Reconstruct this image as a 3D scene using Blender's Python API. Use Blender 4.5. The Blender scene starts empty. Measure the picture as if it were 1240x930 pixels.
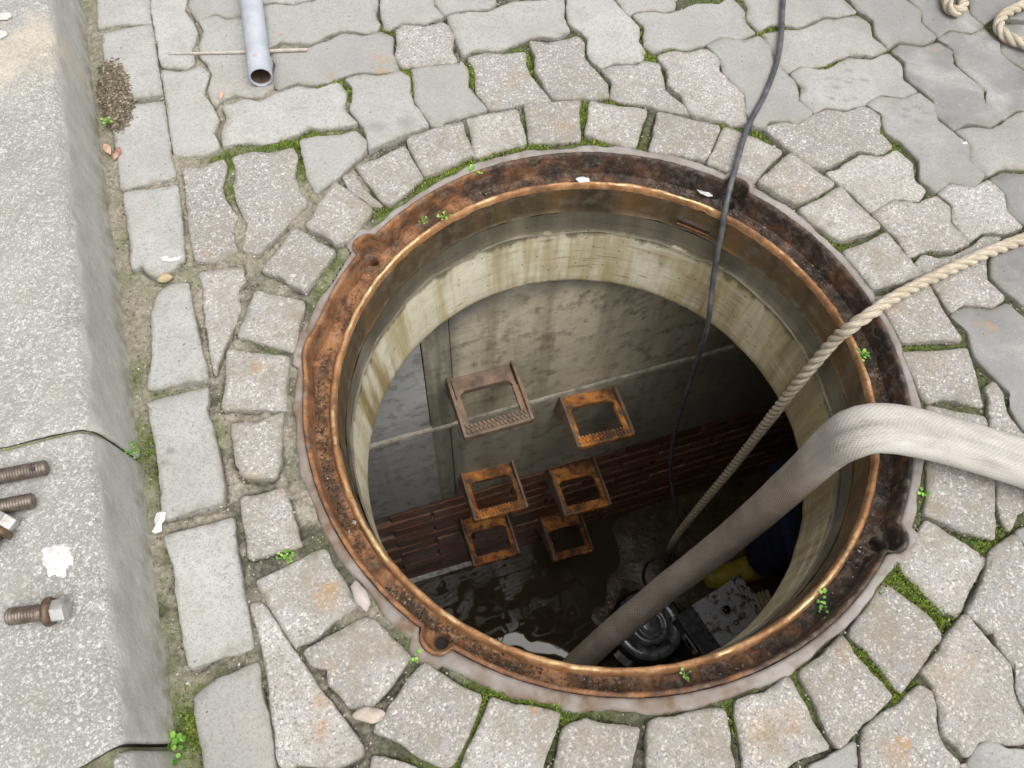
import bpy, bmesh, math, random
import numpy as np
from mathutils import Vector, Matrix, noise as mn

# ---------------------------------------------------------------- camera, sky, sun, exposure
S = bpy.context.scene
cd = bpy.data.cameras.new('camera'); cam = bpy.data.objects.new('camera', cd); S.collection.objects.link(cam)
cd.sensor_width = 36.0; cd.lens = 1003.0 / 1240.0 * 36.0; cd.clip_start = 0.02; cd.clip_end = 200.0
_t, _r = 0.4939, 0.0627
cam.matrix_world = Matrix.Translation((-0.1266, -0.5347, 0.9564)) @ (Matrix.Rotation(_t, 4, 'X') @ Matrix.Rotation(_r, 4, 'Z'))
S.camera = cam
SUN_EL, SUN_ROT = math.radians(66), math.radians(140)
wd = bpy.data.worlds.new('World'); S.world = wd; wd.use_nodes = True
wn = wd.node_tree; bg = wn.nodes['Background']
sky = wn.nodes.new('ShaderNodeTexSky'); sky.sky_type = 'NISHITA'; sky.sun_disc = False
sky.sun_elevation = SUN_EL; sky.sun_rotation = SUN_ROT; sky.dust_density = 6.0; sky.air_density = 1.2; sky.ozone_density = 1.0
hs = wn.nodes.new('ShaderNodeHueSaturation'); hs.inputs['Saturation'].default_value = 0.12
wn.links.new(sky.outputs[0], hs.inputs['Color']); wn.links.new(hs.outputs[0], bg.inputs['Color'])
bg.inputs['Strength'].default_value = 0.15
sl = bpy.data.lights.new('sun', 'SUN'); sl.energy = 1.3; sl.angle = math.radians(78); sl.color = (1.0, 0.965, 0.91)
so = bpy.data.objects.new('sun', sl); S.collection.objects.link(so)
_sd = Vector((math.sin(SUN_ROT) * math.cos(SUN_EL), math.cos(SUN_ROT) * math.cos(SUN_EL), math.sin(SUN_EL)))
so.rotation_euler = _sd.to_track_quat('Z', 'Y').to_euler()
S.view_settings.view_transform = 'Standard'; S.view_settings.look = 'None'
S.view_settings.exposure = 0.33; S.view_settings.gamma = 1.0; S.view_settings.use_curve_mapping = False
S.cycles.max_bounces = 10; S.cycles.diffuse_bounces = 8; S.cycles.glossy_bounces = 4

# ---------------------------------------------------------------- measured layout (millimetres / metres on the ground)
STONES=[
("ring","g","-222,452 -185,467 -149,477 -137,442 -131,410 -153,398 -179,386 -206,375 -212,411"),
("ring","g","-132,489 -92,500 -47,506 -48,481 -47,425 -79,416 -121,412 -126,442"),
("ring","g","-27,504 16,498 47,498 59,493 50,454 41,418 3,421 -34,437 -31,468"),
("ring","g","82,492 128,482 177,470 172,454 167,434 148,399 108,406 67,411 71,436"),
("ring","g","187,469 223,455 250,440 271,425 249,396 224,361 200,373 158,394 167,421"),
("ring","g","285,416 313,393 343,362 322,341 286,321 260,334 233,358 261,392"),
("ring","g","289,307 323,332 354,354 377,322 402,285 379,271 341,256 320,269 301,285"),
("ring","g","346,232 375,249 411,270 425,248 444,212 454,201 414,183 378,173 362,198"),
("ring","g","382,154 416,167 457,180 471,135 484,94 450,93 407,86 394,119"),
("ring","g","405,67 446,72 491,79 495,44 495,1 494,-5 468,-2 445,2 425,-7 417,0 412,29"),
("ring","g","423,-14 458,-20 492,-26 494,-48 492,-79 455,-77 414,-76 417,-46"),
("ring","g","410,-94 449,-94 490,-95 480,-141 468,-188 448,-187 432,-181 412,-172 394,-163 402,-129"),
("ring","g","392,-175 406,-181 428,-197 453,-217 449,-226 426,-256 405,-287 391,-283 372,-260 353,-239 352,-228 371,-203"),
("ring","g","328,-258 351,-272 371,-287 382,-307 380,-316 374,-320 353,-348 325,-373 312,-357 294,-330 280,-317 285,-304 303,-284"),
("ring","g","266,-322 278,-339 297,-361 311,-381 303,-391 275,-413 248,-434 242,-427 238,-421 230,-399 216,-364 245,-340"),
("ring","g","143,-396 172,-387 200,-370 212,-387 223,-414 235,-436 209,-447 187,-459 166,-466 146,-464 145,-442 139,-411"),
("ring","g","46,-424 74,-416 105,-407 125,-408 129,-424 131,-451 131,-470 88,-475 44,-477 41,-459 43,-439"),
("ring","g","-47,-436 -25,-425 -2,-428 31,-432 29,-443 23,-470 21,-482 -52,-486 -56,-474 -53,-460"),
("ring","g","-126,-412 -103,-415 -56,-422 -57,-435 -67,-462 -71,-477 -74,-484 -127,-487 -152,-478 -145,-456 -135,-433"),
("ring","g","-205,-380 -185,-387 -167,-398 -142,-409 -143,-427 -153,-453 -166,-477 -176,-479 -199,-472 -222,-457 -248,-448 -237,-426 -215,-390"),
("ring","g","-335,-373 -309,-353 -277,-332 -264,-335 -246,-351 -222,-372 -234,-392 -249,-414 -257,-426 -267,-428 -280,-426 -290,-416 -306,-404 -308,-389 -328,-385"),
("ring","g","-404,-298 -384,-285 -368,-274 -346,-260 -335,-258 -326,-269 -309,-289 -298,-306 -287,-316 -311,-335 -336,-362 -348,-365 -349,-367 -369,-345 -388,-323"),
("ring","g","-443,-200 -423,-193 -399,-186 -386,-204 -366,-247 -366,-250 -391,-261 -419,-269 -426,-252 -435,-230"),
("ring","g","-475,-104 -450,-100 -418,-84 -413,-115 -408,-147 -411,-167 -427,-172 -447,-171 -461,-151 -469,-128"),
("ring","g","-503,3 -470,1 -426,-3 -420,-41 -417,-76 -454,-79 -492,-80 -496,-44"),
("ring","g","-487,101 -459,96 -422,88 -420,50 -421,12 -450,17 -496,31 -492,65"),
("ring","g","-452,213 -425,196 -394,177 -401,149 -415,123 -421,108 -440,116 -458,128 -483,137 -469,174"),
("ring","g","-435,227 -422,264 -409,300 -388,288 -351,257 -360,224 -371,202 -390,192 -410,205 -436,218"),
("paver","g","-398,318 -388,322 -365,290 -338,267 -352,266 -387,294"),
("ring","g","-381,339 -354,356 -316,384 -300,355 -283,325 -303,295 -324,272 -334,274 -357,303"),
("ring","g","-311,399 -281,419 -233,440 -224,414 -210,378 -238,356 -277,330 -288,346 -307,383"),
("gut","s","-876,690 -852,607 -828,617 -774,626 -797,697"),
("gut","s","-840,592 -809,607 -770,618 -742,547 -712,462 -753,451 -789,443 -817,521"),
("gut","s","-782,427 -706,444 -672,359 -664,334 -651,298 -680,284 -720,269 -739,321"),
("gut","s","-712,258 -680,267 -643,277 -624,229 -610,186 -600,147 -611,130 -623,115 -644,122 -654,132 -663,126 -683,180"),
("gut","s","-615,92 -604,101 -584,103 -570,72 -550,25 -526,-38 -558,-49 -592,-59 -599,-18 -618,55 -618,74"),
("gut","s","-589,-81 -551,-67 -521,-56 -511,-91 -497,-116 -479,-161 -466,-197 -467,-205 -495,-216 -528,-228 -544,-190 -565,-132 -587,-84"),
("gut","s","-520,-251 -486,-239 -451,-227 -439,-263 -423,-303 -398,-371 -428,-383 -458,-395 -474,-365 -490,-326 -503,-286 -521,-252"),
("gut","s","-388,-390 -379,-414 -368,-439 -355,-469 -349,-495 -417,-499 -427,-474 -438,-453 -445,-427 -436,-417 -430,-408 -408,-400"),
("paver","g","-640,314 -611,314 -586,333 -576,319 -576,284 -565,258 -542,229 -542,197 -531,167 -551,151 -563,147 -582,149 -602,198 -623,265"),
("paver","g","-568,339 -542,354 -513,353 -486,365 -475,350 -473,308 -461,284 -446,264 -461,230 -484,190 -498,169 -517,173 -521,216 -549,259 -557,286 -560,317"),
("paver","g","-569,125 -542,135 -516,137 -508,119 -507,117 -513,100 -503,67 -509,23 -514,-14 -515,-29 -529,6 -553,73 -563,110"),
("paver","g","-403,-327 -397,-325 -374,-347 -350,-373 -346,-377 -317,-410 -281,-444 -266,-458 -262,-471 -275,-481 -289,-487 -326,-485 -332,-490 -343,-487 -354,-455 -367,-416 -380,-381 -390,-357"),
("paver","g","-246,-476 -223,-478 -203,-484 -208,-493 -245,-495"),
("paver","s","-789,698 -732,704 -725,663 -700,629 -689,610 -688,567 -679,538 -689,526 -704,524 -726,528 -754,596 -777,654"),
("paver","s","-723,515 -694,514 -666,529 -649,516 -646,471 -610,416 -612,387 -599,360 -611,347 -636,340 -659,341 -680,392 -703,459"),
("paver","s","-725,713 -612,724 -605,682 -630,660 -650,656 -670,662 -696,645 -718,672"),
("paver","s","-691,640 -668,654 -648,646 -622,654 -600,666 -588,639 -582,604 -569,578 -553,557 -550,527 -541,495 -556,472 -573,470 -598,475 -613,463 -622,448 -640,475 -640,511 -656,540 -673,557 -677,580 -678,615"),
("paver","s","-586,686 -570,690 -542,688 -512,704 -487,723 -406,735 -401,697 -401,677 -390,658 -396,641 -414,635 -450,640 -474,622 -497,600 -518,600 -545,600 -568,582 -581,620 -584,648 -595,675"),
("paver","s","-604,693 -588,694 -577,697 -544,696 -516,714 -520,732 -610,724"),
("paver","s","-395,736 -309,744 -303,715 -287,690 -315,669 -336,667 -353,669 -370,651 -378,651 -386,670 -391,686"),
("paver","s","-302,745 -301,717 -284,694 -274,695 -251,707 -226,708 -207,716 -198,729 -204,754"),
("paver","g","-359,648 -344,662 -314,659 -285,673 -271,665 -262,641 -263,610 -255,583 -276,574 -294,569 -320,566 -338,561 -353,582 -355,617"),
("paver","s","-555,566 -500,588 -469,610 -446,630 -413,627 -385,640 -364,628 -361,593 -347,553 -375,543 -401,544 -421,538 -443,525 -454,513 -468,508 -502,509 -530,494 -544,509 -544,546"),
("paver","s","-606,444 -582,461 -553,458 -534,477 -525,482 -500,498 -466,496 -438,509 -421,491 -422,466 -414,445 -397,428 -421,416 -440,412 -467,412 -489,394 -511,378 -534,372 -563,373 -588,364 -598,385 -596,416"),
("paver","s","-424,520 -400,533 -373,530 -341,542 -326,532 -319,493 -312,472 -294,449 -287,432 -313,413 -368,378 -374,401 -384,420 -409,453 -409,488 -412,502"),
("paver","s","-475,384 -447,395 -416,401 -395,409 -375,391 -373,378 -374,372 -388,351 -409,314 -436,287 -455,317 -461,339 -476,380"),
("paver","s","-321,555 -288,567 -255,574 -242,579 -243,581 -231,563 -230,522 -213,502 -198,475 -232,456 -257,445 -265,434 -278,436 -295,459 -310,486 -315,522"),
("paver","s","-274,687 -245,700 -209,703 -185,722 -164,737 -117,743 -80,757 -78,707 -69,673 -91,655 -116,655 -137,645 -161,629 -184,613 -219,614 -242,600 -254,622 -262,649"),
("paver","s","-72,767 -2,773 21,737 53,691 50,654 60,631 57,612 33,602 12,602 -12,588 -31,608 -35,631 -34,658 -48,673 -68,692 -71,724"),
("paver","s","12,775 23,742 36,724 50,734 73,740 95,738 114,746 118,763 118,785"),
("paver","g","-231,593 -205,607 -175,606 -141,613 -137,583 -131,561 -97,512 -94,503 -133,496 -188,481 -215,516 -217,557"),
("paver","g","-131,634 -102,634 -69,647 -53,653 -42,642 -43,610 -31,588 -3,546 -2,520 -30,514 -87,508 -120,565 -122,603"),
("paver","g","-8,581 14,594 49,596 59,608 83,603 90,569 92,543 127,503 131,496 106,497 83,499 60,508 35,509 6,519 8,554"),
("paver","s","46,721 73,732 100,730 129,745 158,765 198,767 219,786 229,774 240,754 239,724 251,699 230,681 192,681 166,659 133,642 106,647 76,633 62,647 63,692"),
("paver","g","86,620 111,634 135,632 165,645 183,627 184,593 220,540 220,497 220,479 194,475 174,482 134,493 117,531 99,555 98,589"),
("paver","s","171,653 194,673 230,671 258,683 274,667 275,628 287,609 310,577 309,537 327,508 303,486 278,491 257,488 248,473 233,477 223,504 224,540 191,586 188,624"),
("paver","s","238,796 248,763 244,731 261,706 284,722 301,724 328,718 355,735 379,752 404,752 435,768 419,798 412,813"),
("paver","s","270,695 305,710 330,710 381,744 401,746 439,758 458,737 456,704 474,677 449,659 411,659 382,641 367,628 341,620 320,620 300,607 285,621 279,659"),
("paver","s","307,600 325,617 354,614 365,616 410,650 448,649 480,666 498,644 495,605 512,580 488,563 449,567 418,539 390,526 354,528 334,514 316,541 322,571"),
("paver","s","427,814 441,773 465,746 463,712 480,682 502,698 540,693 565,712 546,745 551,779 526,806 517,823"),
("paver","w","536,816 556,784 553,750 572,716 595,737 633,732 657,751 640,779 642,818 643,835 529,824"),
("paver","w","655,836 645,783 662,760 685,777 736,777 753,779 770,847"),
("paver","w","695,759 750,764 721,644 700,658 679,688 684,720 683,741"),
("paver","w","573,710 596,729 632,724 657,741 677,716 673,683 703,639 717,629 698,553 672,550 643,528 623,557 630,587 593,645 593,684"),
("paver","w","490,675 503,690 542,687 569,700 588,683 583,648 622,590 618,556 637,526 617,506 582,512 556,496 533,524 536,557 501,609 505,648"),
("paver","s","426,540 445,558 484,556 513,571 534,546 531,513 570,464 572,462 565,428 582,398 562,375 528,382 503,364 484,382 489,422 467,457 445,479 444,488 444,520"),
("paver","g","250,471 277,484 302,481 333,507 353,519 387,518 417,532 438,516 434,477 448,450 428,433 393,437 354,407 335,396 316,397 289,421"),
("paver","g","352,390 396,426 429,425 456,439 475,417 473,381 485,363 472,343 436,343 397,315 375,344 340,383"),
("paver","g","400,309 435,337 470,333 500,348 516,331 512,300 531,265 507,250 469,249 439,235 426,269"),
("paver","g","509,357 527,376 561,372 588,387 606,366 603,331 618,302 586,287 561,291 535,271 519,300 524,338"),
("paver","w","597,394 618,409 648,408 664,413 635,291 623,311 608,332 611,367"),
("paver","s","563,493 583,501 619,501 637,513 670,543 697,549 667,423 616,421 590,404 570,428 576,470"),
("paver","g","448,221 462,235 478,230 510,240 537,258 560,278 581,279 554,249 552,240 545,198 562,170 545,155 522,155 502,156 484,143 473,168 460,197 448,216"),
("paver","w","561,250 585,263 619,284 633,285 603,161 589,160 563,186 553,204 559,242"),
("paver","w","484,133 505,148 541,147 566,158 584,138 595,128 563,-2 553,-44 542,-37 532,-10 536,-1 538,16 511,53 500,70 501,106"),
("paver","g","506,18 516,26 522,15 522,-4 524,-25 539,-49 550,-55 541,-94 495,-79 497,-52 503,-17 505,1"),
("paver","g","493,-110 533,-124 529,-141 510,-153 506,-156 492,-176 486,-166 486,-145"),
("paver","g","463,-205 479,-195 496,-186 504,-203 512,-210 470,-385 459,-380 456,-364 460,-343 453,-328 444,-316 444,-304 438,-303 420,-283 426,-271 444,-247 453,-226"),
("paver","g","407,-292 415,-289 423,-297 427,-303 440,-322 454,-340 450,-368 457,-395 451,-418 434,-423 416,-420 400,-421 385,-435 374,-425 365,-417 366,-391 363,-368 354,-353 374,-333 391,-310"),
("paver","g","341,-372 349,-369 359,-375 361,-391 357,-413 362,-430 375,-445 372,-457 273,-463 274,-443 279,-416 296,-403 321,-389"),
("paver","w","387,-443 395,-431 407,-423 419,-423 431,-429 459,-431 456,-441 386,-446"),
("paver","g","379,-449 403,-446 456,-443 452,-456 377,-460"),
("paver","s","265,-433 261,-464 217,-466 216,-459 236,-447"),
("paver","w","500,-181 509,-174 521,-174 514,-204 504,-193"),
]
MOSS=[(-239,545,22,1),(-133,598,28,1),(-200,562,38,0.9),(-49,491,31,1),(-39,548,19,1),(58,666,44,1),(67,616,31,1.2),(130,632,38,0.8),(247,694,38,1),(328,722,38,0.7),(426,753,38,1),(460,692,38,0.8),(368,643,50,0.7),(446,515,31,1.1),(395,529,38,0.9),(446,470,31,0.9),(189,475,18,1),(246,453,20,1),(-2,397,50,1.2),(-124,390,38,1),(-186,373,31,1),(-242,352,31,0.9),(-280,299,38,0.8),(-330,256,31,0.6),(-394,398,25,0.8),(-332,531,31,1),(-386,635,31,0.7),(-451,521,38,0.9),(-408,496,31,0.8),(-458,402,38,0.8),(-507,389,31,0.8),(-573,341,38,0.7),(-465,333,25,0.8),(-314,486,25,0.8),(-554,277,25,0.6),(388,-278,35,1.1),(372,-260,31,1.1),(463,-199,31,0.9),(327,-238,38,0.8),(320,-369,31,1.1),(366,-294,25,1),(298,-362,31,0.9),(282,-345,25,0.8),(146,-422,25,0.8),(222,-384,25,0.7),(138,-406,19,0.9),(75,-411,31,0.8),(-42,-425,38,0.8),(-69,-414,31,0.8),(-114,-408,25,1),(-191,-360,31,0.7),(-145,-422,31,0.8),(-214,-475,31,0.6),(-164,-460,38,0.7),(-302,175,31,0.4),(-393,153,31,0.6),(-396,104,25,0.6),(467,16,19,0.6),(417,77,19,0.5),(330,239,25,0.7),(307,299,19,0.8),(343,342,19,0.8),(477,251,25,0.5),(456,-63,25,0.5),(404,-140,31,0.5),(-434,-464,31,0.8),(-583,-140,31,0.7),(-621,-37,50,0.4),(-556,-203,50,0.35),(-449,-440,38,0.6),(-479,-373,38,0.4),(-456,-248,25,0.4),(-497,-111,25,0.5),(-446,-130,25,0.5),(-688,348,25,0.5),(-732,544,38,0.4),(-698,434,25,0.4),(-591,103,25,0.1),(-416,-151,19,0.4),(236,651,25,0.8),(293,520,19,0.3),(300,192,12,0.3),(329,57,10,0.2),(11,514,18,1),(-64,584,31,0.9),(-130,521,19,1),(-125,559,15,1.1),(-149,393,31,1),(535,796,38,0.3),(660,571,50,-0.2)]
RUST=[(-0.460,-0.021,0.011,0.55),(-0.324,-0.307,0.018,0.8),(-0.071,0.447,0.015,0.45),(-0.374,0.572,0.015,0.55),(-0.373,0.547,0.011,0.6),(-0.452,0.526,0.009,0.6),(-0.308,-0.424,0.013,0.5),(-0.306,-0.444,0.011,0.4),(-0.305,-0.455,0.010,0.5),(0.317,-0.430,0.011,0.8),(0.308,-0.441,0.018,0.4),(0.533,0.117,0.010,0.6),(0.516,0.122,0.007,0.4),(0.560,0.679,0.007,0.6),(0.604,0.664,0.009,0.3),(0.290,0.351,0.009,0.5),(0.407,-0.337,0.010,0.4),(0.374,-0.353,0.031,0.2),(0.164,-0.425,0.025,0.35),(0.201,-0.410,0.018,0.35),(-0.569,0.159,0.006,0.6),(0.399,0.143,0.018,0.3),(0.393,0.140,0.007,0.5),(-0.158,0.541,0.018,0.25),(-0.145,0.557,0.010,0.35),(-0.549,0.614,0.005,1),(-0.307,-0.385,0.011,0.3),(-0.477,-0.155,0.007,0.4),(-0.395,-0.182,0.010,0.5),(-0.432,-0.174,0.010,0.4),(0.265,-0.337,0.015,0.3),(-0.082,-0.419,0.007,0.9)]
DARK=[(0.367,0.595,0.0065,0.0042),(0.382,0.595,0.0065,0.0042),(0.400,0.589,0.0091,0.0042),(0.367,0.547,0.0065,0.0056),(0.390,0.546,0.0078,0.0042),(0.407,0.551,0.0052,0.0042),(0.427,0.597,0.0091,0.0056),(0.405,0.617,0.0091,0.0070),(0.376,0.575,0.0117,0.0056),(0.484,0.531,0.0091,0.0042),(0.504,0.539,0.0104,0.0042),(0.501,0.505,0.0104,0.0056),(0.480,0.516,0.0091,0.0056),(0.515,0.525,0.0104,0.0042),(0.590,0.227,0.0130,0.0098),(0.570,0.221,0.0078,0.0070),(0.577,0.199,0.0104,0.0056),(0.602,0.214,0.0104,0.0084),(-0.543,-0.147,0.0065,0.0042),(-0.546,-0.162,0.0065,0.0042),(-0.364,0.418,0.0208,0.0126),(-0.318,0.431,0.0182,0.0140),(-0.571,-0.145,0.0039,0.0042),(-0.544,-0.143,0.0052,0.0042)]
PT={"HOSE":[[1.5239,-0.612,0.03],[1.115,-0.385,0.03],[0.7315,-0.2209,0.03],[0.5797,-0.1378,0.032],[0.5173,-0.1065,0.032],[0.4686,-0.0919,0.034],[0.4184,-0.0799,0.037],[0.3646,-0.0738,0.045],[0.3206,-0.0757,0.052],[0.2986,-0.0771,0.03],[0.2938,-0.0715,-0.04],[0.2899,-0.0679,-0.16],[0.2604,-0.0743,-0.42],[0.1824,-0.1189,-0.62],[0.069,-0.2033,-0.8]],"ROPE":[[2.1974,0.8824,0.011],[1.6848,0.7702,0.011],[1.1743,0.5852,0.011],[0.7368,0.3369,0.011],[0.6225,0.2762,0.011],[0.5408,0.2352,0.011],[0.4603,0.1881,0.011],[0.3985,0.1475,0.016],[0.361,0.1193,0.013],[0.3365,0.1052,-0.008],[0.3293,0.1072,-0.05],[0.3096,0.0936,-0.2],[0.3241,0.128,-0.55],[0.3124,0.1419,-1.1],[0.3667,0.1699,-1.45],[0.4052,0.1827,-1.7]],"CABLE":[[0.7245,2.1612,0.006],[0.482,1.5718,0.006],[0.3668,1.1003,0.006],[0.3135,0.8117,0.006],[0.2885,0.6484,0.0065],[0.257,0.5476,0.0065],[0.2192,0.4617,0.0065],[0.1933,0.3737,0.006],[0.1819,0.323,-0.012],[0.1836,0.298,-0.06],[0.1903,0.2774,-0.14],[0.2039,0.2473,-0.25],[0.2358,0.2943,-0.5],[0.2644,0.3171,-0.8],[0.3019,0.3059,-1.05],[0.3707,0.2475,-1.3],[0.3947,0.1945,-1.55],[0.4023,0.1745,-1.7]],"LOOP":[[0.3566,0.1636,-1.7],[0.3319,0.1996,-1.66],[0.339,0.2371,-1.62],[0.3832,0.2582,-1.6],[0.4355,0.2535,-1.6],[0.4758,0.2188,-1.6]],"COIL1":[[0.7495,1.1321,0.011],[0.6595,0.9681,0.011],[0.6169,0.8684,0.011],[0.6018,0.8213,0.011],[0.5975,0.7796,0.012],[0.6089,0.7663,0.013],[0.6227,0.782,0.012],[0.6333,0.8243,0.011],[0.6554,0.8955,0.011],[0.7124,0.9982,0.011],[0.816,1.1391,0.011]],"COIL2":[[1.0832,1.0611,0.011],[0.8917,0.9425,0.011],[0.778,0.8427,0.011],[0.7354,0.8006,0.011],[0.6994,0.774,0.012],[0.6816,0.7529,0.012],[0.6744,0.7296,0.013],[0.6835,0.7107,0.012],[0.7041,0.6993,0.011],[0.7396,0.6881,0.011],[0.8212,0.6874,0.011],[0.9818,0.7479,0.011],[1.1337,0.8495,0.011]],"PIPE":[[-0.8639,1.5558,0.019],[-0.615,0.6726,0.019],[-0.5539,0.4918,0.019]],"STICK":[[-0.7196,0.5509,0.003],[-0.6068,0.5632,0.0045],[-0.4981,0.5777,0.004]],"BOLTA":[[-0.6934,-0.2378,0.1095],[-0.6231,-0.2168,0.1095]],"BOLTB":[[-0.6894,-0.2728,0.1095],[-0.6249,-0.2548,0.1095]],"BOLTD":[[-0.6113,-0.3759,0.1095],[-0.5547,-0.3651,0.1095]],"BOLTC":[[-0.6689,-0.2936,0.111],[-0.6335,-0.2868,0.111]],"WEED_C":[-0.4671,-0.4834,0.0],"WEED_1":[-0.2035,0.3456,-0.01],"WEED_2":[-0.2441,0.2725,-0.025],"WEED_3":[0.3621,0.0802,-0.035],"WEED_4":[0.2613,-0.278,-0.035],"WEED_5":[0.0935,-0.3658,-0.035],"WEED_6":[-0.2105,-0.3676,0.0],"WEED_7":[-0.3787,-0.2694,0.0],"WEED_8":[-0.7693,0.3889,0.0],"WEED_9":[0.3953,-0.1336,0.0],"WEED_10":[-0.2715,0.2402,0.0],"PAPER_1":[-0.6157,0.1434,0.0],"PAPER_2":[-0.5339,-0.2373,0.0],"PAPER_3":[0.1551,0.3556,-0.035],"DROP":[-0.0355,0.3686,-0.033],"CHIP2":[0.5655,0.4639,0.0],"LEAF_1":[-0.7429,0.3314,0.0],"LEAF_2":[-0.6161,0.4649,0.0],"STONE_1":[-0.6155,0.1108,0.0],"STONE_2":[-0.2575,-0.434,0.0],"CHIP":[-0.2843,-0.3079,0.0],"HEAP":[-0.7814,0.4541,0.0],"PUMP":[0.0485,-0.3153,0.0],"LEAF3":[-0.7599,0.3383,0.0],"KW1":[-0.6557,-0.1723,0.1],"KW2":[-0.6824,-0.1862,0.1],"KW3":[-0.5821,-0.1565,0.03],"SPLAT":[-0.586,-0.3139,0.1],"SPLAT2":[-0.922,0.4974,0.1],"SPLAT3":[-0.9145,0.4579,0.1],"PATCH":[-0.8791,0.4257,0.1],"KJ":[[-0.4527,-0.4714,0.0],[-0.5738,-0.1538,0.0]]}

rnd = random.Random(7); rs = np.random.RandomState(11)

# ---------------------------------------------------------------- helpers
def link(o, parent=None):
    S.collection.objects.link(o)
    if parent is not None: o.parent = parent
    return o
def tag(o, label=None, cat=None, group=None, kind=None):
    if label: o['label'] = label
    if cat: o['category'] = cat
    if group: o['group'] = group
    if kind: o['kind'] = kind
    return o
def empty(name, loc=(0, 0, 0), rot=None):
    o = bpy.data.objects.new(name, None); o.empty_display_size = 0.05
    o.location = loc
    if rot is not None: o.rotation_euler = rot
    return link(o)
def mesh(name, v, f, m=None, parent=None, smooth=False):
    me = bpy.data.meshes.new(name); me.from_pydata([tuple(map(float, q)) for q in v], [], [tuple(map(int, q)) for q in f])
    if m: me.materials.append(m)
    if smooth: me.polygons.foreach_set('use_smooth', [True] * len(me.polygons))
    me.update()
    return link(bpy.data.objects.new(name, me), parent)
def bmobj(name, bm, m=None, parent=None, smooth=False, bevel=0.0, seg=2):
    bmesh.ops.recalc_face_normals(bm, faces=bm.faces)
    if bevel:
        es = [e for e in bm.edges if len(e.link_faces) == 2 and e.calc_face_angle(0) > 0.5]
        bmesh.ops.bevel(bm, geom=es, offset=bevel, segments=seg, affect='EDGES', profile=0.6)
    me = bpy.data.meshes.new(name); bm.to_mesh(me); bm.free()
    if m: me.materials.append(m)
    if smooth: me.polygons.foreach_set('use_smooth', [True] * len(me.polygons))
    return link(bpy.data.objects.new(name, me), parent)
def attr(o, name, vals):
    a = o.data.attributes.new(name, 'FLOAT', 'POINT'); a.data.foreach_set('value', np.asarray(vals, np.float32))
def box(bm, x0, x1, y0, y1, z0, z1, M=None):
    vs = [bm.verts.new(p) for p in ((x0,y0,z0),(x1,y0,z0),(x1,y1,z0),(x0,y1,z0),(x0,y0,z1),(x1,y0,z1),(x1,y1,z1),(x0,y1,z1))]
    for q in ((0,3,2,1),(4,5,6,7),(0,1,5,4),(1,2,6,5),(2,3,7,6),(3,0,4,7)): bm.faces.new([vs[i] for i in q])
    if M: bmesh.ops.transform(bm, matrix=M, verts=vs)
    return vs
def prism(bm, poly, z0, z1):
    a = [bm.verts.new((x, y, z0)) for x, y in poly]; b = [bm.verts.new((x, y, z1)) for x, y in poly]
    bm.faces.new(a[::-1]); bm.faces.new(b)
    for i in range(len(poly)):
        j = (i + 1) % len(poly); bm.faces.new((a[i], a[j], b[j], b[i]))
def lathe_bm(bm, prof, n=32, M=None):
    rings = []
    for r, z in prof:
        rings.append([bm.verts.new((r * math.cos(2*math.pi*k/n), r * math.sin(2*math.pi*k/n), z)) for k in range(n)])
    for a, b in zip(rings, rings[1:]):
        for k in range(n): bm.faces.new((a[k], a[(k+1) % n], b[(k+1) % n], b[k]))
    if prof[0][0] > 1e-6: bm.faces.new(rings[0][::-1])
    if prof[-1][0] > 1e-6: bm.faces.new(rings[-1])
    if M: bmesh.ops.transform(bm, matrix=M, verts=[v for r in rings for v in r])
def _h(a, b, c):
    n = (a * 374761393 + b * 668265263 + c * 2147483647 + 1013) & 0xffffffff
    n = ((n ^ (n >> 13)) * 1274126177) & 0xffffffff
    n = n ^ (n >> 16)
    return (n & 0xffff) / 65535.0
def vn(p):
    p = np.asarray(p, float); i = np.floor(p).astype(np.int64); f = p - i; f = f * f * (3 - 2 * f); r = 0
    for a in (0, 1):
        for b in (0, 1):
            for c in (0, 1):
                w = (f[:, 0] if a else 1 - f[:, 0]) * (f[:, 1] if b else 1 - f[:, 1]) * (f[:, 2] if c else 1 - f[:, 2])
                r = r + w * _h(i[:, 0] + a, i[:, 1] + b, i[:, 2] + c)
    return r * 2 - 1
def fbm(p, o=3):
    p = np.asarray(p, float); s = 0; a = 1
    for k in range(o): s = s + a * vn(p * 2 ** k + 17.3 * k); a *= .5
    return s
def inpoly(P, poly):
    r = np.zeros(len(P), bool); q = np.roll(poly, -1, 0)
    for (x1, y1), (x2, y2) in zip(poly, q):
        if y1 == y2: continue
        r ^= ((y1 > P[:, 1]) != (y2 > P[:, 1])) & (P[:, 0] < (x2 - x1) * (P[:, 1] - y1) / (y2 - y1) + x1)
    return r
def spline(pts, step):
    P = [Vector(p) for p in pts]; P = [2 * P[0] - P[1]] + P + [2 * P[-1] - P[-2]]; out = []
    for i in range(1, len(P) - 2):
        n = max(2, int((P[i+1] - P[i]).length / step))
        for k in range(n):
            t = k / n; a, b, c, d = P[i-1:i+3]
            out.append(.5 * ((2*b) + (c-a)*t + (2*a-5*b+4*c-d)*t*t + (3*b-a-3*c+d)*t**3))
    out.append(P[-2]); return out
def frames(path):
    T = [(path[min(i+1, len(path)-1)] - path[max(i-1, 0)]).normalized() for i in range(len(path))]
    n = Vector((0, 0, 1)); n = (n - T[0] * n.dot(T[0])).normalized(); F = []
    for t in T:
        n = (n - t * n.dot(t)).normalized(); F.append((t, n, t.cross(n)))
    return F
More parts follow.
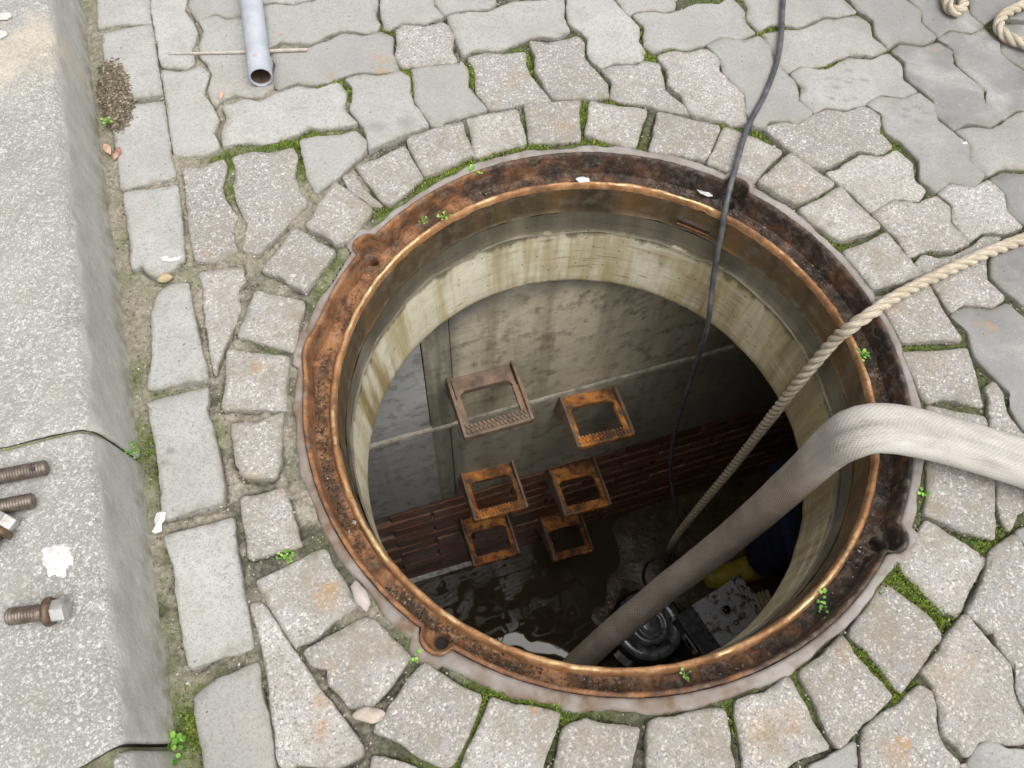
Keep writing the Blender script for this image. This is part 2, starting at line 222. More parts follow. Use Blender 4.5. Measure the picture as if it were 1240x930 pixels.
def tube_arr(path, sec, uvscale=1.0):
    """sec(i) -> list of (u,v) offsets in the frame (normal, binormal)"""
    F = frames(path); V = []; m = None
    for i, (p, (t, n, b)) in enumerate(zip(path, F)):
        s = sec(i); m = len(s)
        V += [p + n * u + b * w for u, w in s]
    Fc = [(i*m+k, i*m+(k+1) % m, (i+1)*m+(k+1) % m, (i+1)*m+k) for i in range(len(path)-1) for k in range(m)]
    Fc.append(tuple(range(m))[::-1]); Fc.append(tuple((len(path)-1)*m + k for k in range(m)))
    return V, Fc, m
def circ(r, n, ph=0): return [(r * math.cos(ph + 2*math.pi*k/n), r * math.sin(ph + 2*math.pi*k/n)) for k in range(n)]
def add_uv(o, m, path, skipcaps=True):
    me = o.data; uv = me.uv_layers.new(name='UVMap'); L = [0]
    for a, b in zip(path, path[1:]): L.append(L[-1] + (b - a).length)
    nf = (len(path) - 1) * m
    for fi, p in enumerate(me.polygons):
        if fi >= nf: continue
        i, k = divmod(fi, m)
        for li, (ii, kk) in zip(p.loop_indices, ((i, k), (i, k+1), (i+1, k+1), (i+1, k))): uv.data[li].uv = (kk / m, L[ii])

# ---------------------------------------------------------------- materials
class M:
    def __init__(s, name, rough=.8, metal=0.0, spec=.5):
        s.m = bpy.data.materials.new(name); s.m.use_nodes = True; s.t = s.m.node_tree; s.b = s.t.nodes['Principled BSDF']
        s.b.inputs['Roughness'].default_value = rough; s.b.inputs['Metallic'].default_value = metal
        s.b.inputs['Specular IOR Level'].default_value = spec; s.pos = s.N('ShaderNodeNewGeometry').outputs['Position']; s.nrm = None
    def N(s, ty, ins=None, **kw):
        n = s.t.nodes.new(ty)
        for k, v in kw.items(): setattr(n, k, v)
        for k, v in (ins or {}).items():
            if hasattr(v, 'is_output'): s.t.links.new(v, n.inputs[k])
            else: n.inputs[k].default_value = v
        return n
    def noise(s, sc, det=3, ro=.55, vec=None, dist=0): return s.N('ShaderNodeTexNoise', {'Vector': vec or s.pos, 'Scale': sc, 'Detail': det, 'Roughness': ro, 'Distortion': dist}).outputs['Fac']
    def vor(s, sc, out='Distance', vec=None, feature='F1'):
        return s.N('ShaderNodeTexVoronoi', {'Vector': vec or s.pos, 'Scale': sc}, feature=feature).outputs[out]
    def sep(s, v): return s.N('ShaderNodeSeparateXYZ', {0: v}).outputs
    def ramp(s, f, st, interp='LINEAR'):
        n = s.N('ShaderNodeValToRGB', {0: f}); e = n.color_ramp.elements; n.color_ramp.interpolation = interp
        while len(e) < len(st): e.new(.5)
        for q, (p, c) in zip(e, st):
            q.position = p; q.color = (c, c, c, 1) if not isinstance(c, tuple) else (*c, 1)
        return n.outputs[0]
    def math(s, op, a, b=0.0, c=0.0, clamp=False): return s.N('ShaderNodeMath', {0: a, 1: b, 2: c}, operation=op, use_clamp=clamp).outputs[0]
    def mr(s, v, a, b, c=0.0, d=1.0): return s.N('ShaderNodeMapRange', {0: v, 1: a, 2: b, 3: c, 4: d}).outputs[0]
    def mix(s, f, a, b, bt='MIX'):
        n = s.N('ShaderNodeMix', data_type='RGBA', blend_type=bt)
        for k, v in ((0, f), (6, a), (7, b)):
            if hasattr(v, 'is_output'): s.t.links.new(v, n.inputs[k])
            else: n.inputs[k].default_value = (v if k == 0 else (*v, 1))
        return n.outputs[2]
    def at(s, name): return s.N('ShaderNodeAttribute', attribute_name=name).outputs['Fac']
    def bump(s, h, st=.5, d=.002):
        ins = {'Height': h, 'Strength': st, 'Distance': d}
        if s.nrm is not None: ins['Normal'] = s.nrm
        s.nrm = s.N('ShaderNodeBump', ins).outputs[0]; s.t.links.new(s.nrm, s.b.inputs['Normal'])
    def col(s, c):
        if hasattr(c, 'is_output'): s.t.links.new(c, s.b.inputs['Base Color'])
        else: s.b.inputs['Base Color'].default_value = (*c, 1)
        return s
    def rough(s, r): s.t.links.new(r, s.b.inputs['Roughness'])
    def spots(s, base, L, colr, jit=.35, nsc=120, ell=False):
        nz = s.math('MULTIPLY_ADD', s.noise(nsc, 4, .7), 2.0, -1.0); spk = s.mr(s.noise(260, 3, .7), .38, .62, .25, 1)
        for q in L:
            dx = s.N('ShaderNodeVectorMath', {0: s.pos, 1: (q[0], q[1], 0)}, operation='SUBTRACT').outputs[0]
            sc = (1/q[2], 1/(q[3] if ell else q[2]), 0)
            ln = s.N('ShaderNodeVectorMath', {0: s.N('ShaderNodeVectorMath', {0: dx, 1: sc}, operation='MULTIPLY').outputs[0]}, operation='LENGTH').outputs['Value']
            f = s.mr(s.math('MULTIPLY_ADD', nz, jit * 2, ln), .25, 1.25, (.40 if ell else min(1, q[3] * 1.1)), 0)
            if not ell: f = s.math('MULTIPLY', f, spk)
            base = s.mix(f, base, colr)
        return base

def near(L, x0, x1, y0, y1): return [q for q in L if x0 < q[0] < x1 and y0 < q[1] < y1]
def mat_grainy():
    m = M('washed_aggregate', .9, spec=.25)
    rv = m.N('ShaderNodeObjectInfo').outputs['Random']
    b = m.ramp(m.noise(14, 4), [(.3, (.295, .28, .262)), (.7, (.39, .372, .35))])
    b = m.mix(m.mr(rv, 0, 1, 0, .55), b, (.35, .35, .338)); rv2 = m.mr(m.math('FRACT', m.math('MULTIPLY', rv, 37.7)), 0, 1, .80, 1.12); b = m.mix(1.0, b, m.N('ShaderNodeCombineXYZ', {0: rv2, 1: rv2, 2: rv2}).outputs[0], 'MULTIPLY')
    c1 = m.N('ShaderNodeTexVoronoi', {'Vector': m.pos, 'Scale': 390}); g1 = m.sep(c1.outputs['Color'])
    b = m.mix(m.ramp(g1[0], [(.0, .75), (.24, .0)]), b, (.16, .15, .14))
    b = m.mix(m.ramp(g1[1], [(.8, .0), (.97, .75)]), b, (.68, .64, .585))
    b = m.mix(m.ramp(g1[2], [(.86, .0), (.95, .5)]), b, (.40, .30, .24))
    c2 = m.N('ShaderNodeTexVoronoi', {'Vector': m.pos, 'Scale': 760}); g2 = m.sep(c2.outputs['Color'])
    b = m.mix(m.ramp(g2[0], [(.0, .75), (.32, .0), (.7, .0), (1, .0)]), b, (.2, .19, .175))
    b = m.mix(m.ramp(g2[1], [(.8, .0), (1, .6)]), b, (.62, .59, .54))
    b = m.mix(m.ramp(m.noise(9, 4, .6), [(.48, .0), (.75, .5)]), b, (.25, .235, .20))
    q = m.sep(m.pos); rr = m.math('SQRT', m.math('ADD', m.math('MULTIPLY', q[0], q[0]), m.math('MULTIPLY', q[1], q[1])))
    soil = m.math('MULTIPLY', m.mr(rr, .64, .43), m.mr(m.noise(24, 5, .7), .44, .62))
    b = m.mix(m.math('MULTIPLY', soil, .7), b, (.235, .205, .155))
    b = m.spots(b, RUST, (.36, .20, .075), .75, 70)
    e = m.math('MULTIPLY', m.at('edge'), m.mr(m.noise(60, 3), .35, .7, 0, 1), clamp=True)
    b = m.mix(m.math('MULTIPLY', e, .85), b, (.20, .185, .14))
    m.col(b)
    m.bump(m.math('ADD', m.math('MULTIPLY', c1.outputs['Distance'], -.5), m.noise(500, 2)), .55, .0016)
    m.bump(m.noise(60, 4), .5, .004)
    return m.m
def mat_smooth(wet=False):
    m = M('wet_concrete_face' if wet else 'smooth_concrete_face', .55 if wet else .88, spec=.35 if wet else .25)
    rv = m.N('ShaderNodeObjectInfo').outputs['Random']
    if wet:
        b = m.ramp(m.noise(9, 5, .6, dist=.6), [(.3, (.17, .168, .162)), (.52, (.235, .232, .222)), (.68, (.34, .335, .32))])
    else:
        b = m.ramp(m.noise(11, 5, .6), [(.3, (.325, .325, .312)), (.7, (.42, .418, .402))])
        b = m.mix(m.mr(rv, 0, 1, 0, .6), b, (.36, .352, .335)); rv2 = m.mr(m.math('FRACT', m.math('MULTIPLY', rv, 37.7)), 0, 1, .82, 1.1); b = m.mix(1.0, b, m.N('ShaderNodeCombineXYZ', {0: rv2, 1: rv2, 2: rv2}).outputs[0], 'MULTIPLY')
        b = m.mix(m.ramp(m.noise(26, 5, .7), [(.48, .0), (.75, .6)]), b, (.295, .285, .25))
        b = m.mix(m.ramp(m.noise(7, 4, .65), [(.5, .0), (.75, .45)]), b, (.37, .325, .26))
        b = m.mix(m.ramp(m.noise(130, 3, .7), [(.5, .0), (.75, .55)]), b, (.25, .242, .212))
        px = m.sep(m.pos)[0]
        b = m.mix(m.math('MULTIPLY', m.mr(px, .1, .5), m.mr(m.noise(6, 4, .65), .35, .6, .1, .8)), b, (.225, .222, .212))
    b = m.mix(m.ramp(m.noise(420, 2), [(.3, .6), (.5, .0), (.7, .0)]), b, (.18, .178, .165))
    b = m.mix(m.ramp(m.noise(260, 2), [(.62, .0), (.8, .4)]), b, (.62, .61, .58))
    pit = m.vor(75); pm = m.ramp(pit, [(.06, 1.), (.11, .0)]); pr = m.sep(m.vor(75, 'Color'))[0]
    pm = m.math('MULTIPLY', pm, m.math('GREATER_THAN', pr, .72))
    b = m.mix(m.math('MULTIPLY', pm, .7), b, (.1, .095, .08))
    b = m.spots(b, RUST, (.38, .23, .10), .75, 70)
    b = m.spots(b, DARK, (.13, .13, .128), .3, 110, True)
    e = m.math('MULTIPLY', m.at('edge'), m.mr(m.noise(70, 3), .3, .7, 0, 1), clamp=True)
    b = m.mix(m.math('MULTIPLY', e, .7), b, (.17, .16, .105))
    m.col(b); m.bump(m.noise(350, 3), .35, .0010); m.bump(m.noise(45, 4), .45, .003); m.bump(m.math('MULTIPLY', pm, -1.), .6, .002)
    if wet: m.rough(m.mr(m.noise(9, 5, .6, dist=.6), .35, .65, .38, .8))
    return m.m
def mat_kerb():
    m = M('kerb_concrete', .92, spec=.2)
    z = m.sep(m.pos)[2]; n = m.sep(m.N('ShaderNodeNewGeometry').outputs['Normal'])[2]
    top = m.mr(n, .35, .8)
    b = m.ramp(m.noise(10, 5, .6), [(.3, (.25, .246, .23)), (.7, (.355, .35, .325))])
    c1 = m.N('ShaderNodeTexVoronoi', {'Vector': m.pos, 'Scale': 330}); g1 = m.sep(c1.outputs['Color'])
    w = m.math('MULTIPLY', top, m.ramp(g1[1], [(.76, .0), (.98, .6)])); b = m.mix(w, b, (.62, .605, .56))
    w = m.math('MULTIPLY', top, m.ramp(g1[0], [(.0, .6), (.25, .0)])); b = m.mix(w, b, (.19, .19, .185))
    c2 = m.N('ShaderNodeTexVoronoi', {'Vector': m.pos, 'Scale': 680}); g2 = m.sep(c2.outputs['Color'])
    b = m.mix(m.math('MULTIPLY', m.mr(top, 0, 1, .35, 1), m.ramp(g2[0], [(0, .6), (.3, .0)])), b, (.19, .19, .18))
    b = m.mix(m.math('MULTIPLY', m.mr(top, 0, 1, .3, 1), m.ramp(g2[1], [(.8, .0), (1, .7)])), b, (.66, .65, .61))
    b = m.mix(m.ramp(m.noise(17, 4), [(.5, .0), (.72, .5)]), b, (.28, .27, .225)); b = m.mix(m.ramp(m.noise(6, 5, .7), [(.48, .0), (.7, .45)]), b, (.27, .265, .25)); b = m.mix(m.ramp(m.noise(33, 4, .7), [(.6, .0), (.75, .5)]), b, (.52, .51, .485))
    b = m.mix(m.math('MULTIPLY', m.mr(top, 0, 1, .55, 0), m.noise(30, 4)), b, (.56, .545, .50))  # smooth cement face, painted paler to make up for the weak light on it
    pa = PT['PATCH']
    b = m.spots(b, [(pa[0], pa[1], .075, .75), (pa[0]-.05, pa[1]-.05, .06, .6), (pa[0]+.03, pa[1]+.04, .04, .5)], (.52, .45, .36), .6, 30)
    b = m.mix(m.math('MULTIPLY', m.mr(z, .03, -.005), m.mr(m.noise(50, 3), .4, .65)), b, (.22, .20, .12))
    m.col(b); m.bump(m.math('MULTIPLY', c1.outputs['Distance'], m.math('MULTIPLY', top, -1.)), .4, .002); m.bump(m.noise(330, 3), .5, .0012); m.bump(m.noise(40, 4), .5, .005)
    return m.m
def mat_bed():
    m = M('joint_sand_and_moss', .95, spec=.1)
    x = m.sep(m.pos)[0]
    dry = m.ramp(m.noise(180, 4, .7), [(.25, (.15, .13, .10)), (.5, (.30, .27, .215)), (.75, (.43, .40, .34))])
    dark = m.ramp(m.noise(180, 4, .7), [(.25, (.035, .033, .026)), (.5, (.10, .093, .072)), (.75, (.20, .185, .15))])
    b = m.mix(m.mr(m.math('ADD', x, m.mr(m.noise(17, 4, .65), 0, 1, -.75, .75)), -.5, -.25), dry, dark)
    g = m.ramp(m.noise(220, 3, .7), [(.3, (.035, .055, .012)), (.55, (.10, .15, .025)), (.75, (.19, .26, .045))])
    b = m.mix(m.math('MULTIPLY', m.at('moss'), m.mr(m.noise(90, 3), .3, .55, .35, 1), clamp=True), b, g)
    m.col(b); m.bump(m.noise(420, 3, .7), .8, .003); return m.m
def mat_tint(name, stops, rough=.7, spec=.3, trans=0.0):
    m = M(name, rough, spec=spec); m.col(m.ramp(m.at('tint'), stops)); 
    if trans: m.b.inputs['Subsurface Weight'].default_value = 0.0
    return m.m
def mat_plain(name, c, rough=.6, metal=0., spec=.5, var=.25, sc=60, c2=None, bs=200, bst=.3, bd=.001, thr=(.4, .65)):
    m = M(name, rough, metal, spec)
    c2 = c2 or tuple(v * (1 - var) for v in c)
    m.col(m.mix(m.mr(m.noise(sc, 4, .6), *thr), c, c2))
    if bst: m.bump(m.noise(bs, 3), bst, bd)
    return m.m
def rusty(name, orange=.5, rough=.75, metal=.0, shift=.0):
    m = M(name, rough, metal, .35)
    x = m.sep(m.pos)[0]
    f = m.noise(28, 5, .65, dist=.5)
    f = m.math('ADD', f, m.mr(m.math('ADD', x, m.math('MULTIPLY', m.sep(m.pos)[1], .35)), -.36, .22, .17 + shift, -.10 + shift))
    b = m.ramp(f, [(.30, (.022, .018, .016)), (.45, (.06, .036, .024)), (.58, (.15, .066, .028)), (.72, (.31, .145, .06))])
    b = m.mix(m.ramp(m.noise(160, 4, .7), [(.5, .0), (.75, .6)]), b, (.10, .075, .055))
    b = m.mix(m.ramp(m.noise(70, 5, .7), [(.5, .0), (.75, .65)]), b, (.24, .20, .16))
    m.col(b); m.bump(m.noise(150, 4, .7), .7, .003); m.rough(m.mr(m.noise(40, 3), .3, .7, rough - .25, rough + .1))
    return m.m
MG, MS, MW = mat_grainy(), mat_smooth(), mat_smooth(True)
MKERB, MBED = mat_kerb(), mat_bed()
MMOSS = mat_tint('moss_leaves', [(0, (.075, .075, .026)), (.35, (.085, .115, .024)), (.65, (.17, .23, .035)), (1, (.34, .42, .08))], .8, .2)
MGRIT = mat_tint('grit', [(0, (.05, .045, .035)), (.45, (.2, .175, .13)), (.8, (.36, .33, .27)), (1, (.6, .57, .5))], .9, .2)
MDIRT = mat_tint('rust_dirt', [(0, (.035, .026, .02)), (.5, (.085, .058, .038)), (.85, (.11, .07, .042)), (.97, (.2, .16, .12)), (1, (.42, .38, .33))], .85, .2)
MWEED = mat_tint('weed_leaf', [(0, (.06, .16, .02)), (.5, (.14, .32, .04)), (1, (.30, .50, .09))], .5, .4)
MGROUND = mat_plain('ground_paving_sand', (.30, .29, .26), .95, sc=9, c2=(.22, .21, .18), bs=80, bst=.4, bd=.004)

# ---------------------------------------------------------------- ground, joint bed and paving stones
KD = np.array([.361, -.9326]); KN = np.array([.9326, .361]); KB = -.5935          # kerb: direction, normal, foot offset
X0, X1, Y0, Y1 = -1.02, 1.0, -.68, 1.06
g = mesh('ground', [(-14,-14,-.03),(14,-14,-.03),(14,14,-.03),(-14,14,-.03),(X0,Y0,-.03),(X1,Y0,-.03),(X1,Y1,-.03),(X0,Y1,-.03)],
         [(0,1,5,4),(1,2,6,5),(2,3,7,6),(3,0,4,7)], MGROUND); tag(g, kind='structure')
polys = []
for k, mt, s in STONES:
    polys.append(np.array([[float(a) / 1000 for a in t.split(',')] for t in s.split()]))
LUG = [math.radians(a) for a in (151, -29.5, -119, 60.6)]
def ang(TH, a): return np.abs((TH - a + math.pi) % (2 * math.pi) - math.pi)
def lugbulge(TH):
    b = np.zeros_like(TH)
    for a in LUG:
        x = ang(TH, a) * .39; b = np.maximum(b, np.sqrt(np.clip(.020 ** 2 - x ** 2, 0, None)) * .85)
    b = b + .009 * np.exp(-(ang(TH, math.radians(178)) * .4 / .03) ** 2) * (TH > 0)
    return b
def moss_at(P):
    v = .11 + .06 * np.clip(P[:, 0] * 2 + 1, 0, 1) + .22 * fbm(np.c_[P * 9, np.zeros(len(P))], 3)
    for x, y, r, s in MOSS:
        d2 = ((P - np.array([x, y]) / 1000) ** 2).sum(1) / (r / 1000) ** 2
        v = v + s * np.exp(-d2) * (.9 + .35 * (P[:, 1] > .25))
    v = v + .14 * ((P[:, 0] > -.1) & (P[:, 1] > -.1)) 
    return v + .25 * fbm(np.c_[P * 45, np.ones(len(P))], 2)
def bed_z(P):
    z = -.0070 + .0022 * fbm(np.c_[P * 35, np.zeros(len(P))], 3) + .0022 * fbm(np.c_[P * 140, np.ones(len(P))], 2)
    return z + .0022 * np.clip((-.30 - P[:, 0]) / .25, 0, 1)
def make_bed():
    st = .0034; xs = np.arange(X0, X1 + st, st); ys = np.arange(Y0, Y1 + st, st); nx, ny = len(xs), len(ys)
    P = np.stack(np.meshgrid(xs, ys, indexing='ij'), -1).reshape(-1, 2)
    z = bed_z(P); r = np.hypot(P[:, 0], P[:, 1]); kk = P @ KN
    for p in polys:
        c = p.mean(0); rm = np.linalg.norm(p - c, axis=1).mean(); s_ = np.where(((P > p.min(0)) & (P < p.max(0))).all(1))[0]; a_ = s_[inpoly(P[s_], c + (p - c) * (1 - .004 / rm))]
        s_ = np.where(((P > p.min(0) - .008) & (P < p.max(0) + .008)).all(1))[0]; b_ = s_[inpoly(P[s_], c + (p - c) * (1 + .0062 / rm))]; b_ = b_[vn(np.c_[P[b_] * 28, np.full(len(b_), 7.)]) > -.15]; z[b_] -= .007; z[a_] = -.024
    ok = ((r > .406 + lugbulge(np.arctan2(P[:, 1], P[:, 0]))) & (kk > KB - .05)).reshape(nx, ny)
    q = ok[:-1, :-1] & ok[1:, :-1] & ok[1:, 1:] & ok[:-1, 1:]
    I = np.arange(nx * ny).reshape(nx, ny)
    F = np.stack([I[:-1, :-1][q], I[1:, :-1][q], I[1:, 1:][q], I[:-1, 1:][q]], 1)
    used = np.zeros(nx * ny, bool); used[F.ravel()] = True; mp = np.cumsum(used) - 1
    o = mesh('pavement', np.c_[P, z][used], mp[F], MBED, smooth=True)
    attr(o, 'moss', np.clip(moss_at(P[used]), 0, 1)); return o
pave = tag(make_bed(), kind='structure')

def resample(p, st):
    q = np.roll(p, -1, 0); out = []
    for a, b in zip(p, q):
        n = max(1, int(round(np.linalg.norm(b - a) / st)))
        out += [a + (b - a) * k / n for k in range(n)]
    return np.array(out)
def stone(name, p, m, parent, depth=.055, rg=1.0):
    a = .5 * np.sum(p[:, 0] * np.roll(p[:, 1], -1) - np.roll(p[:, 0], -1) * p[:, 1])
    if a < 0: p = p[::-1]; a = -a
    e1 = p - np.roll(p, 1, 0); e2 = np.roll(p, -1, 0) - p; l1 = np.linalg.norm(e1, axis=1); l2 = np.linalg.norm(e2, axis=1)
    tu = np.arctan2(e1[:, 0] * e2[:, 1] - e1[:, 1] * e2[:, 0], (e1 * e2).sum(1)); out = e1 / l1[:, None] - e2 / l2[:, None]; out /= np.linalg.norm(out, axis=1)[:, None] + 1e-9
    p = p + out * (.0036 * np.clip((tu - .55) / .8, 0, 1))[:, None]
    q = np.roll(p, -1, 0); ln = np.linalg.norm(q - p, axis=1)[:, None]; t = np.minimum(.12, .0020 / (ln + 1e-6))
    p = np.stack([p * (1 - t) + q * t, p * t + q * (1 - t)], 1).reshape(-1, 2)
    p = resample(p, .005); n = len(p)
    p = p * .76 + .12 * (np.roll(p, 1, 0) + np.roll(p, -1, 0))
    d = np.roll(p, -1, 0) - np.roll(p, 1, 0); nr = np.stack([d[:, 1], -d[:, 0]], 1); nr /= np.linalg.norm(nr, axis=1)[:, None] + 1e-9
    for _ in range(2): nr = (nr + np.roll(nr, 1, 0) + np.roll(nr, -1, 0)); nr /= np.linalg.norm(nr, axis=1)[:, None] + 1e-9
    p = p + nr * (.0021 + rg * (.0010 * fbm(np.c_[p * 70, np.zeros(n)], 3) + .0007 * vn(np.c_[p * 260, np.ones(n)])))[:, None]
    sc = min(1, math.sqrt(a) / .06)
    c = p.mean(0); rm = np.linalg.norm(p - c, axis=1).mean(); tilt = np.clip(rs.normal(0, .009, 2), -.016, .016); dz = float(np.clip(rs.normal(.0004, .0016), -.0022, .004))
    ch = np.clip(vn(np.c_[p * 55, np.full(n, 3.)]), 0, 1) * .0045 * rg
    V = []; E = []
    for off, z, e in ((0, -depth, 1), (0, -.0042, 1), (.0007, -.0019, 1), (.0022, -.0005, .8), (.0060, 0, .35), (.012, 0.0001, .0)):
        o = (off + (ch * .7 if .001 < off < .01 else 0)) * sc
        pp = p - (p - c) * (np.reshape(o, (-1, 1)) / rm) if np.ndim(o) else p - (p - c) * (o / rm)
        zz = np.full(n, z) - (ch * .5 if .001 < off < .005 else 0) + dz + (pp - c) @ tilt
        if z < -.02: zz = np.full(n, z)
        V.append(np.c_[pp, zz]); E.append(np.full(n, float(e)))
    R = len(V); V = np.concatenate(V); F = [(i*n+k, i*n+(k+1) % n, (i+1)*n+(k+1) % n, (i+1)*n+k) for i in range(R-1) for k in range(n)]
    F.append(tuple((R-1)*n + k for k in range(n)))
    V = V - np.array([c[0], c[1], 0])
    o = mesh(name, V, F, m, parent, smooth=True); o.data.polygons[len(F) - 1].use_smooth = False; o.location = (c[0], c[1], 0); attr(o, 'edge', np.concatenate(E)); return o
NAMES = dict(ring='ring_stone', gut='gutter_stone', paver='paver')
for (k, mt, s), p in zip(STONES, polys):
    stone(NAMES[k], p, dict(g=MG, s=MS, w=MW)[mt], pave)
def outer_field():                                     # the paving goes on beyond the picture: interlocking stones of the same kind
    V, F = [], []
    traced = np.array([[-1.053, 0.673], [0.762, 0.847], [0.448, -0.452], [-0.634, -0.513]]); ang = math.radians(-33); ca, sa = math.cos(ang), math.sin(ang)
    wave = [(-.098,-.046),(-.045,-.046),(-.02,-.058),(.03,-.058),(.055,-.046),(.098,-.046),(.098,.046),(.055,.046),(.03,.034),(-.02,.034),(-.045,.046),(-.098,.046)]
    E = []
    done = []
    for i, j, sc, ox in [(i, j, 1.0, 0) for i in range(-22, 23) for j in range(-26, 27)] + [(i, j, .48, o_) for i in range(-8, 9) for j in range(-14, 15) for o_ in (-.052, .052)]:
            cx, cy = i * .205, j * .1
            if sc < 1 and (i, j) in done: continue
            w = np.array([cx + ox + a * sc for a, b in wave]); h = np.array([cy + b for a, b in wave])
            q = np.stack([w * ca - h * sa, w * sa + h * ca], 1)
            if (q @ KN).min() < KB + .14 or np.abs(q).max() > 2.2: continue
            qd = resample(q, .02)
            if inpoly(qd, traced).any() or any(inpoly(qd, pp).any() or inpoly(pp, q).any() for pp in polys if abs(pp.mean(0) - q.mean(0)).max() < .3): continue
            if sc == 1: done.append((i, j))
            b = len(V); n = len(q); c = q.mean(0)
            for s_, z in ((1, -.045), (1, -.004), (.95, 0)):
                V += [(*(c + (p - c) * s_), z) for p in q]
            F += [(b+r*n+k, b+r*n+(k+1) % n, b+(r+1)*n+(k+1) % n, b+(r+1)*n+k) for r in (0, 1) for k in range(n)]
            F.append(tuple(b + 2*n + k for k in range(n)))
    o = mesh('paver_field', V, F, MS, pave); attr(o, 'edge', np.zeros(len(V))); tag(o, kind='stuff')
outer_field()

# ---------------------------------------------------------------- kerb
def kerb_stone(a0, a1, dz, skew0, skew1, parent, inset=0.0, name='kerb_stone', mat=None):
    prof = [(KB, -.12), (KB, -.03)] + [(KB - .0175 * t, -.03 + .1142 * t) for t in np.linspace(.08, 1, 14)]
    for t in np.linspace(.25, math.pi / 2, 9)[1:]: prof.append((KB - .0175 - .0148 * (math.cos(.152) - math.cos(t)), .0842 + .0186 * (math.sin(t) - math.sin(.152))))
    prof += [(prof[-1][0] - d, .1) for d in np.linspace(.006, .214, 36)] + [(KB - .262, .094), (KB - .266, -.12)]
    prof = np.array(prof) - np.array([inset, 0]); L = np.concatenate([[a0 + e for e in (0, .002, .005)], np.arange(a0 + .010, a1 - .009, .0075), [a1 - e for e in (.005, .002, 0)]])
    n = len(prof); V = []
    for a in L:
        e = min(a - a0, a1 - a); sh = (.004 if e < .001 else .0012 if e < .003 else 0)
        ctr = np.array([KB - .13, .02]); pr = prof.copy()
        if sh: pr = pr - (prof - ctr) / np.linalg.norm(prof - ctr, axis=1)[:, None] * sh
        t = (a - a0) / (a1 - a0); w = KB - pr[:, 0]
        aa = a + (skew0 * (1 - t) + skew1 * t) * w
        V.append(np.c_[aa[:, None] * KD + pr[:, :1] * KN, pr[:, 1] + dz])
    V = np.concatenate(V); lo = (V[:, 2] > -.02)
    edge = np.exp(-((V[:, 2] - .09 - dz) / .02) ** 2)
    nz = fbm(V * 45, 3) * .0012 + fbm(V * 9 + 3, 2) * .0016 + fbm(V * 150 + 5, 2) * .0009 - np.clip(fbm(V * 22 + 9, 2), 0, 1) * .004 * edge
    face = np.clip((.092 - V[:, 2]) / .02, 0, 1); nz = nz * (1 - .75 * face)
    V[:, :2] += (nz * lo)[:, None] * KN; V[:, 2] += nz * lo
    m = len(L); F = [(i*n+k, i*n+k+1, (i+1)*n+k+1, (i+1)*n+k) for i in range(m-1) for k in range(n-1)]
    F.append(tuple(range(n))); F.append(tuple((m-1)*n + k for k in range(n))[::-1])
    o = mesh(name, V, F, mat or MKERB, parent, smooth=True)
    return o
kerb = tag(empty('kerb'), kind='structure')
kj = np.array(PT['KJ'])[:, :2] @ KD
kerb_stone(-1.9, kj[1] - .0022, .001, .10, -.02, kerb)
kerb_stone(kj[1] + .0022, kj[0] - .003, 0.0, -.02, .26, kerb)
for a, i, k in ((kj[1], .005, -.02), (kj[0] + .001, .008, .25)):
    o = kerb_stone(a - .016, a + .016, -i, k, k, kerb, i, 'joint_soil', MBED); attr(o, 'moss', np.full(len(o.data.vertices), .45))
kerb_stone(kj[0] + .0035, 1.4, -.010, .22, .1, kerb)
v = [(*(a * KD + (KB - b) * KN), z) for a in (-2.5, 2.0) for b, z in ((.268, .088), (6, .088))]
tag(mesh('sidewalk', v, [(0, 1, 3, 2)], MGROUND), kind='structure')

# ---------------------------------------------------------------- moss, grit and other small growth in the joints
def joint_points(n, dens):
    P = np.c_[rs.uniform(-.86, .72, n), rs.uniform(-.56, .80, n)]
    r = np.hypot(P[:, 0], P[:, 1]); kk = P @ KN
    P = P[(r > .415 + 1.05 * lugbulge(np.arctan2(P[:, 1], P[:, 0]))) & (kk > KB + .001)]
    P = P[rs.rand(len(P)) < dens(P)]
    keep = np.ones(len(P), bool)
    for p in polys:
        lo, hi = p.min(0), p.max(0); s = np.where(((P > lo) & (P < hi)).all(1) & keep)[0]
        c = p.mean(0); keep[s[inpoly(P[s], c + (p - c) * .985)]] = False
    return P[keep]
def blades(name, P, base, hmax, mat, parent, nb=3, tint=None, wid=.0011):
    n = len(P); P = np.repeat(P, nb, 0); Z = np.repeat(base, nb); h = rs.uniform(.35, 1, n * nb) * np.repeat(hmax, nb)
    a = rs.uniform(0, 2 * math.pi, n * nb); le = rs.uniform(.15, .95, n * nb) * h; w = rs.uniform(.7, 1.5, n * nb) * wid
    j = rs.normal(0, .0012, (n * nb, 2)); B = np.c_[P + j, Z - .001]; d = np.c_[np.cos(a), np.sin(a)]; s = np.c_[-d[:, 1], d[:, 0]]
    V = np.stack([B - np.c_[s * w[:, None] * .6, 0*w], B + np.c_[s * w[:, None] * .6, 0*w], B + np.c_[d * le[:, None] * .55 + s * w[:, None], h * .75], B + np.c_[d * le[:, None], h]], 1).reshape(-1, 3)
    I = np.arange(n * nb)[:, None] * 4; F = I + np.array([0, 1, 2, 3])
    o = mesh(name, V, F, mat, parent); t = np.repeat(rs.rand(n * nb) * .5 + np.repeat(tint, nb) * .5, 4); attr(o, 'tint', np.clip(t, 0, 1)); return o
P = joint_points(330000, lambda p: np.clip((moss_at(p) - .26) * 1.1, 0, .95))
mv = np.clip(moss_at(P), 0, 1.3)
moss = blades('moss', P, bed_z(P), .0022 + .0030 * mv, MMOSS, None, 3, np.clip(mv * .62, 0, 1), .0009); tag(moss, kind='stuff')
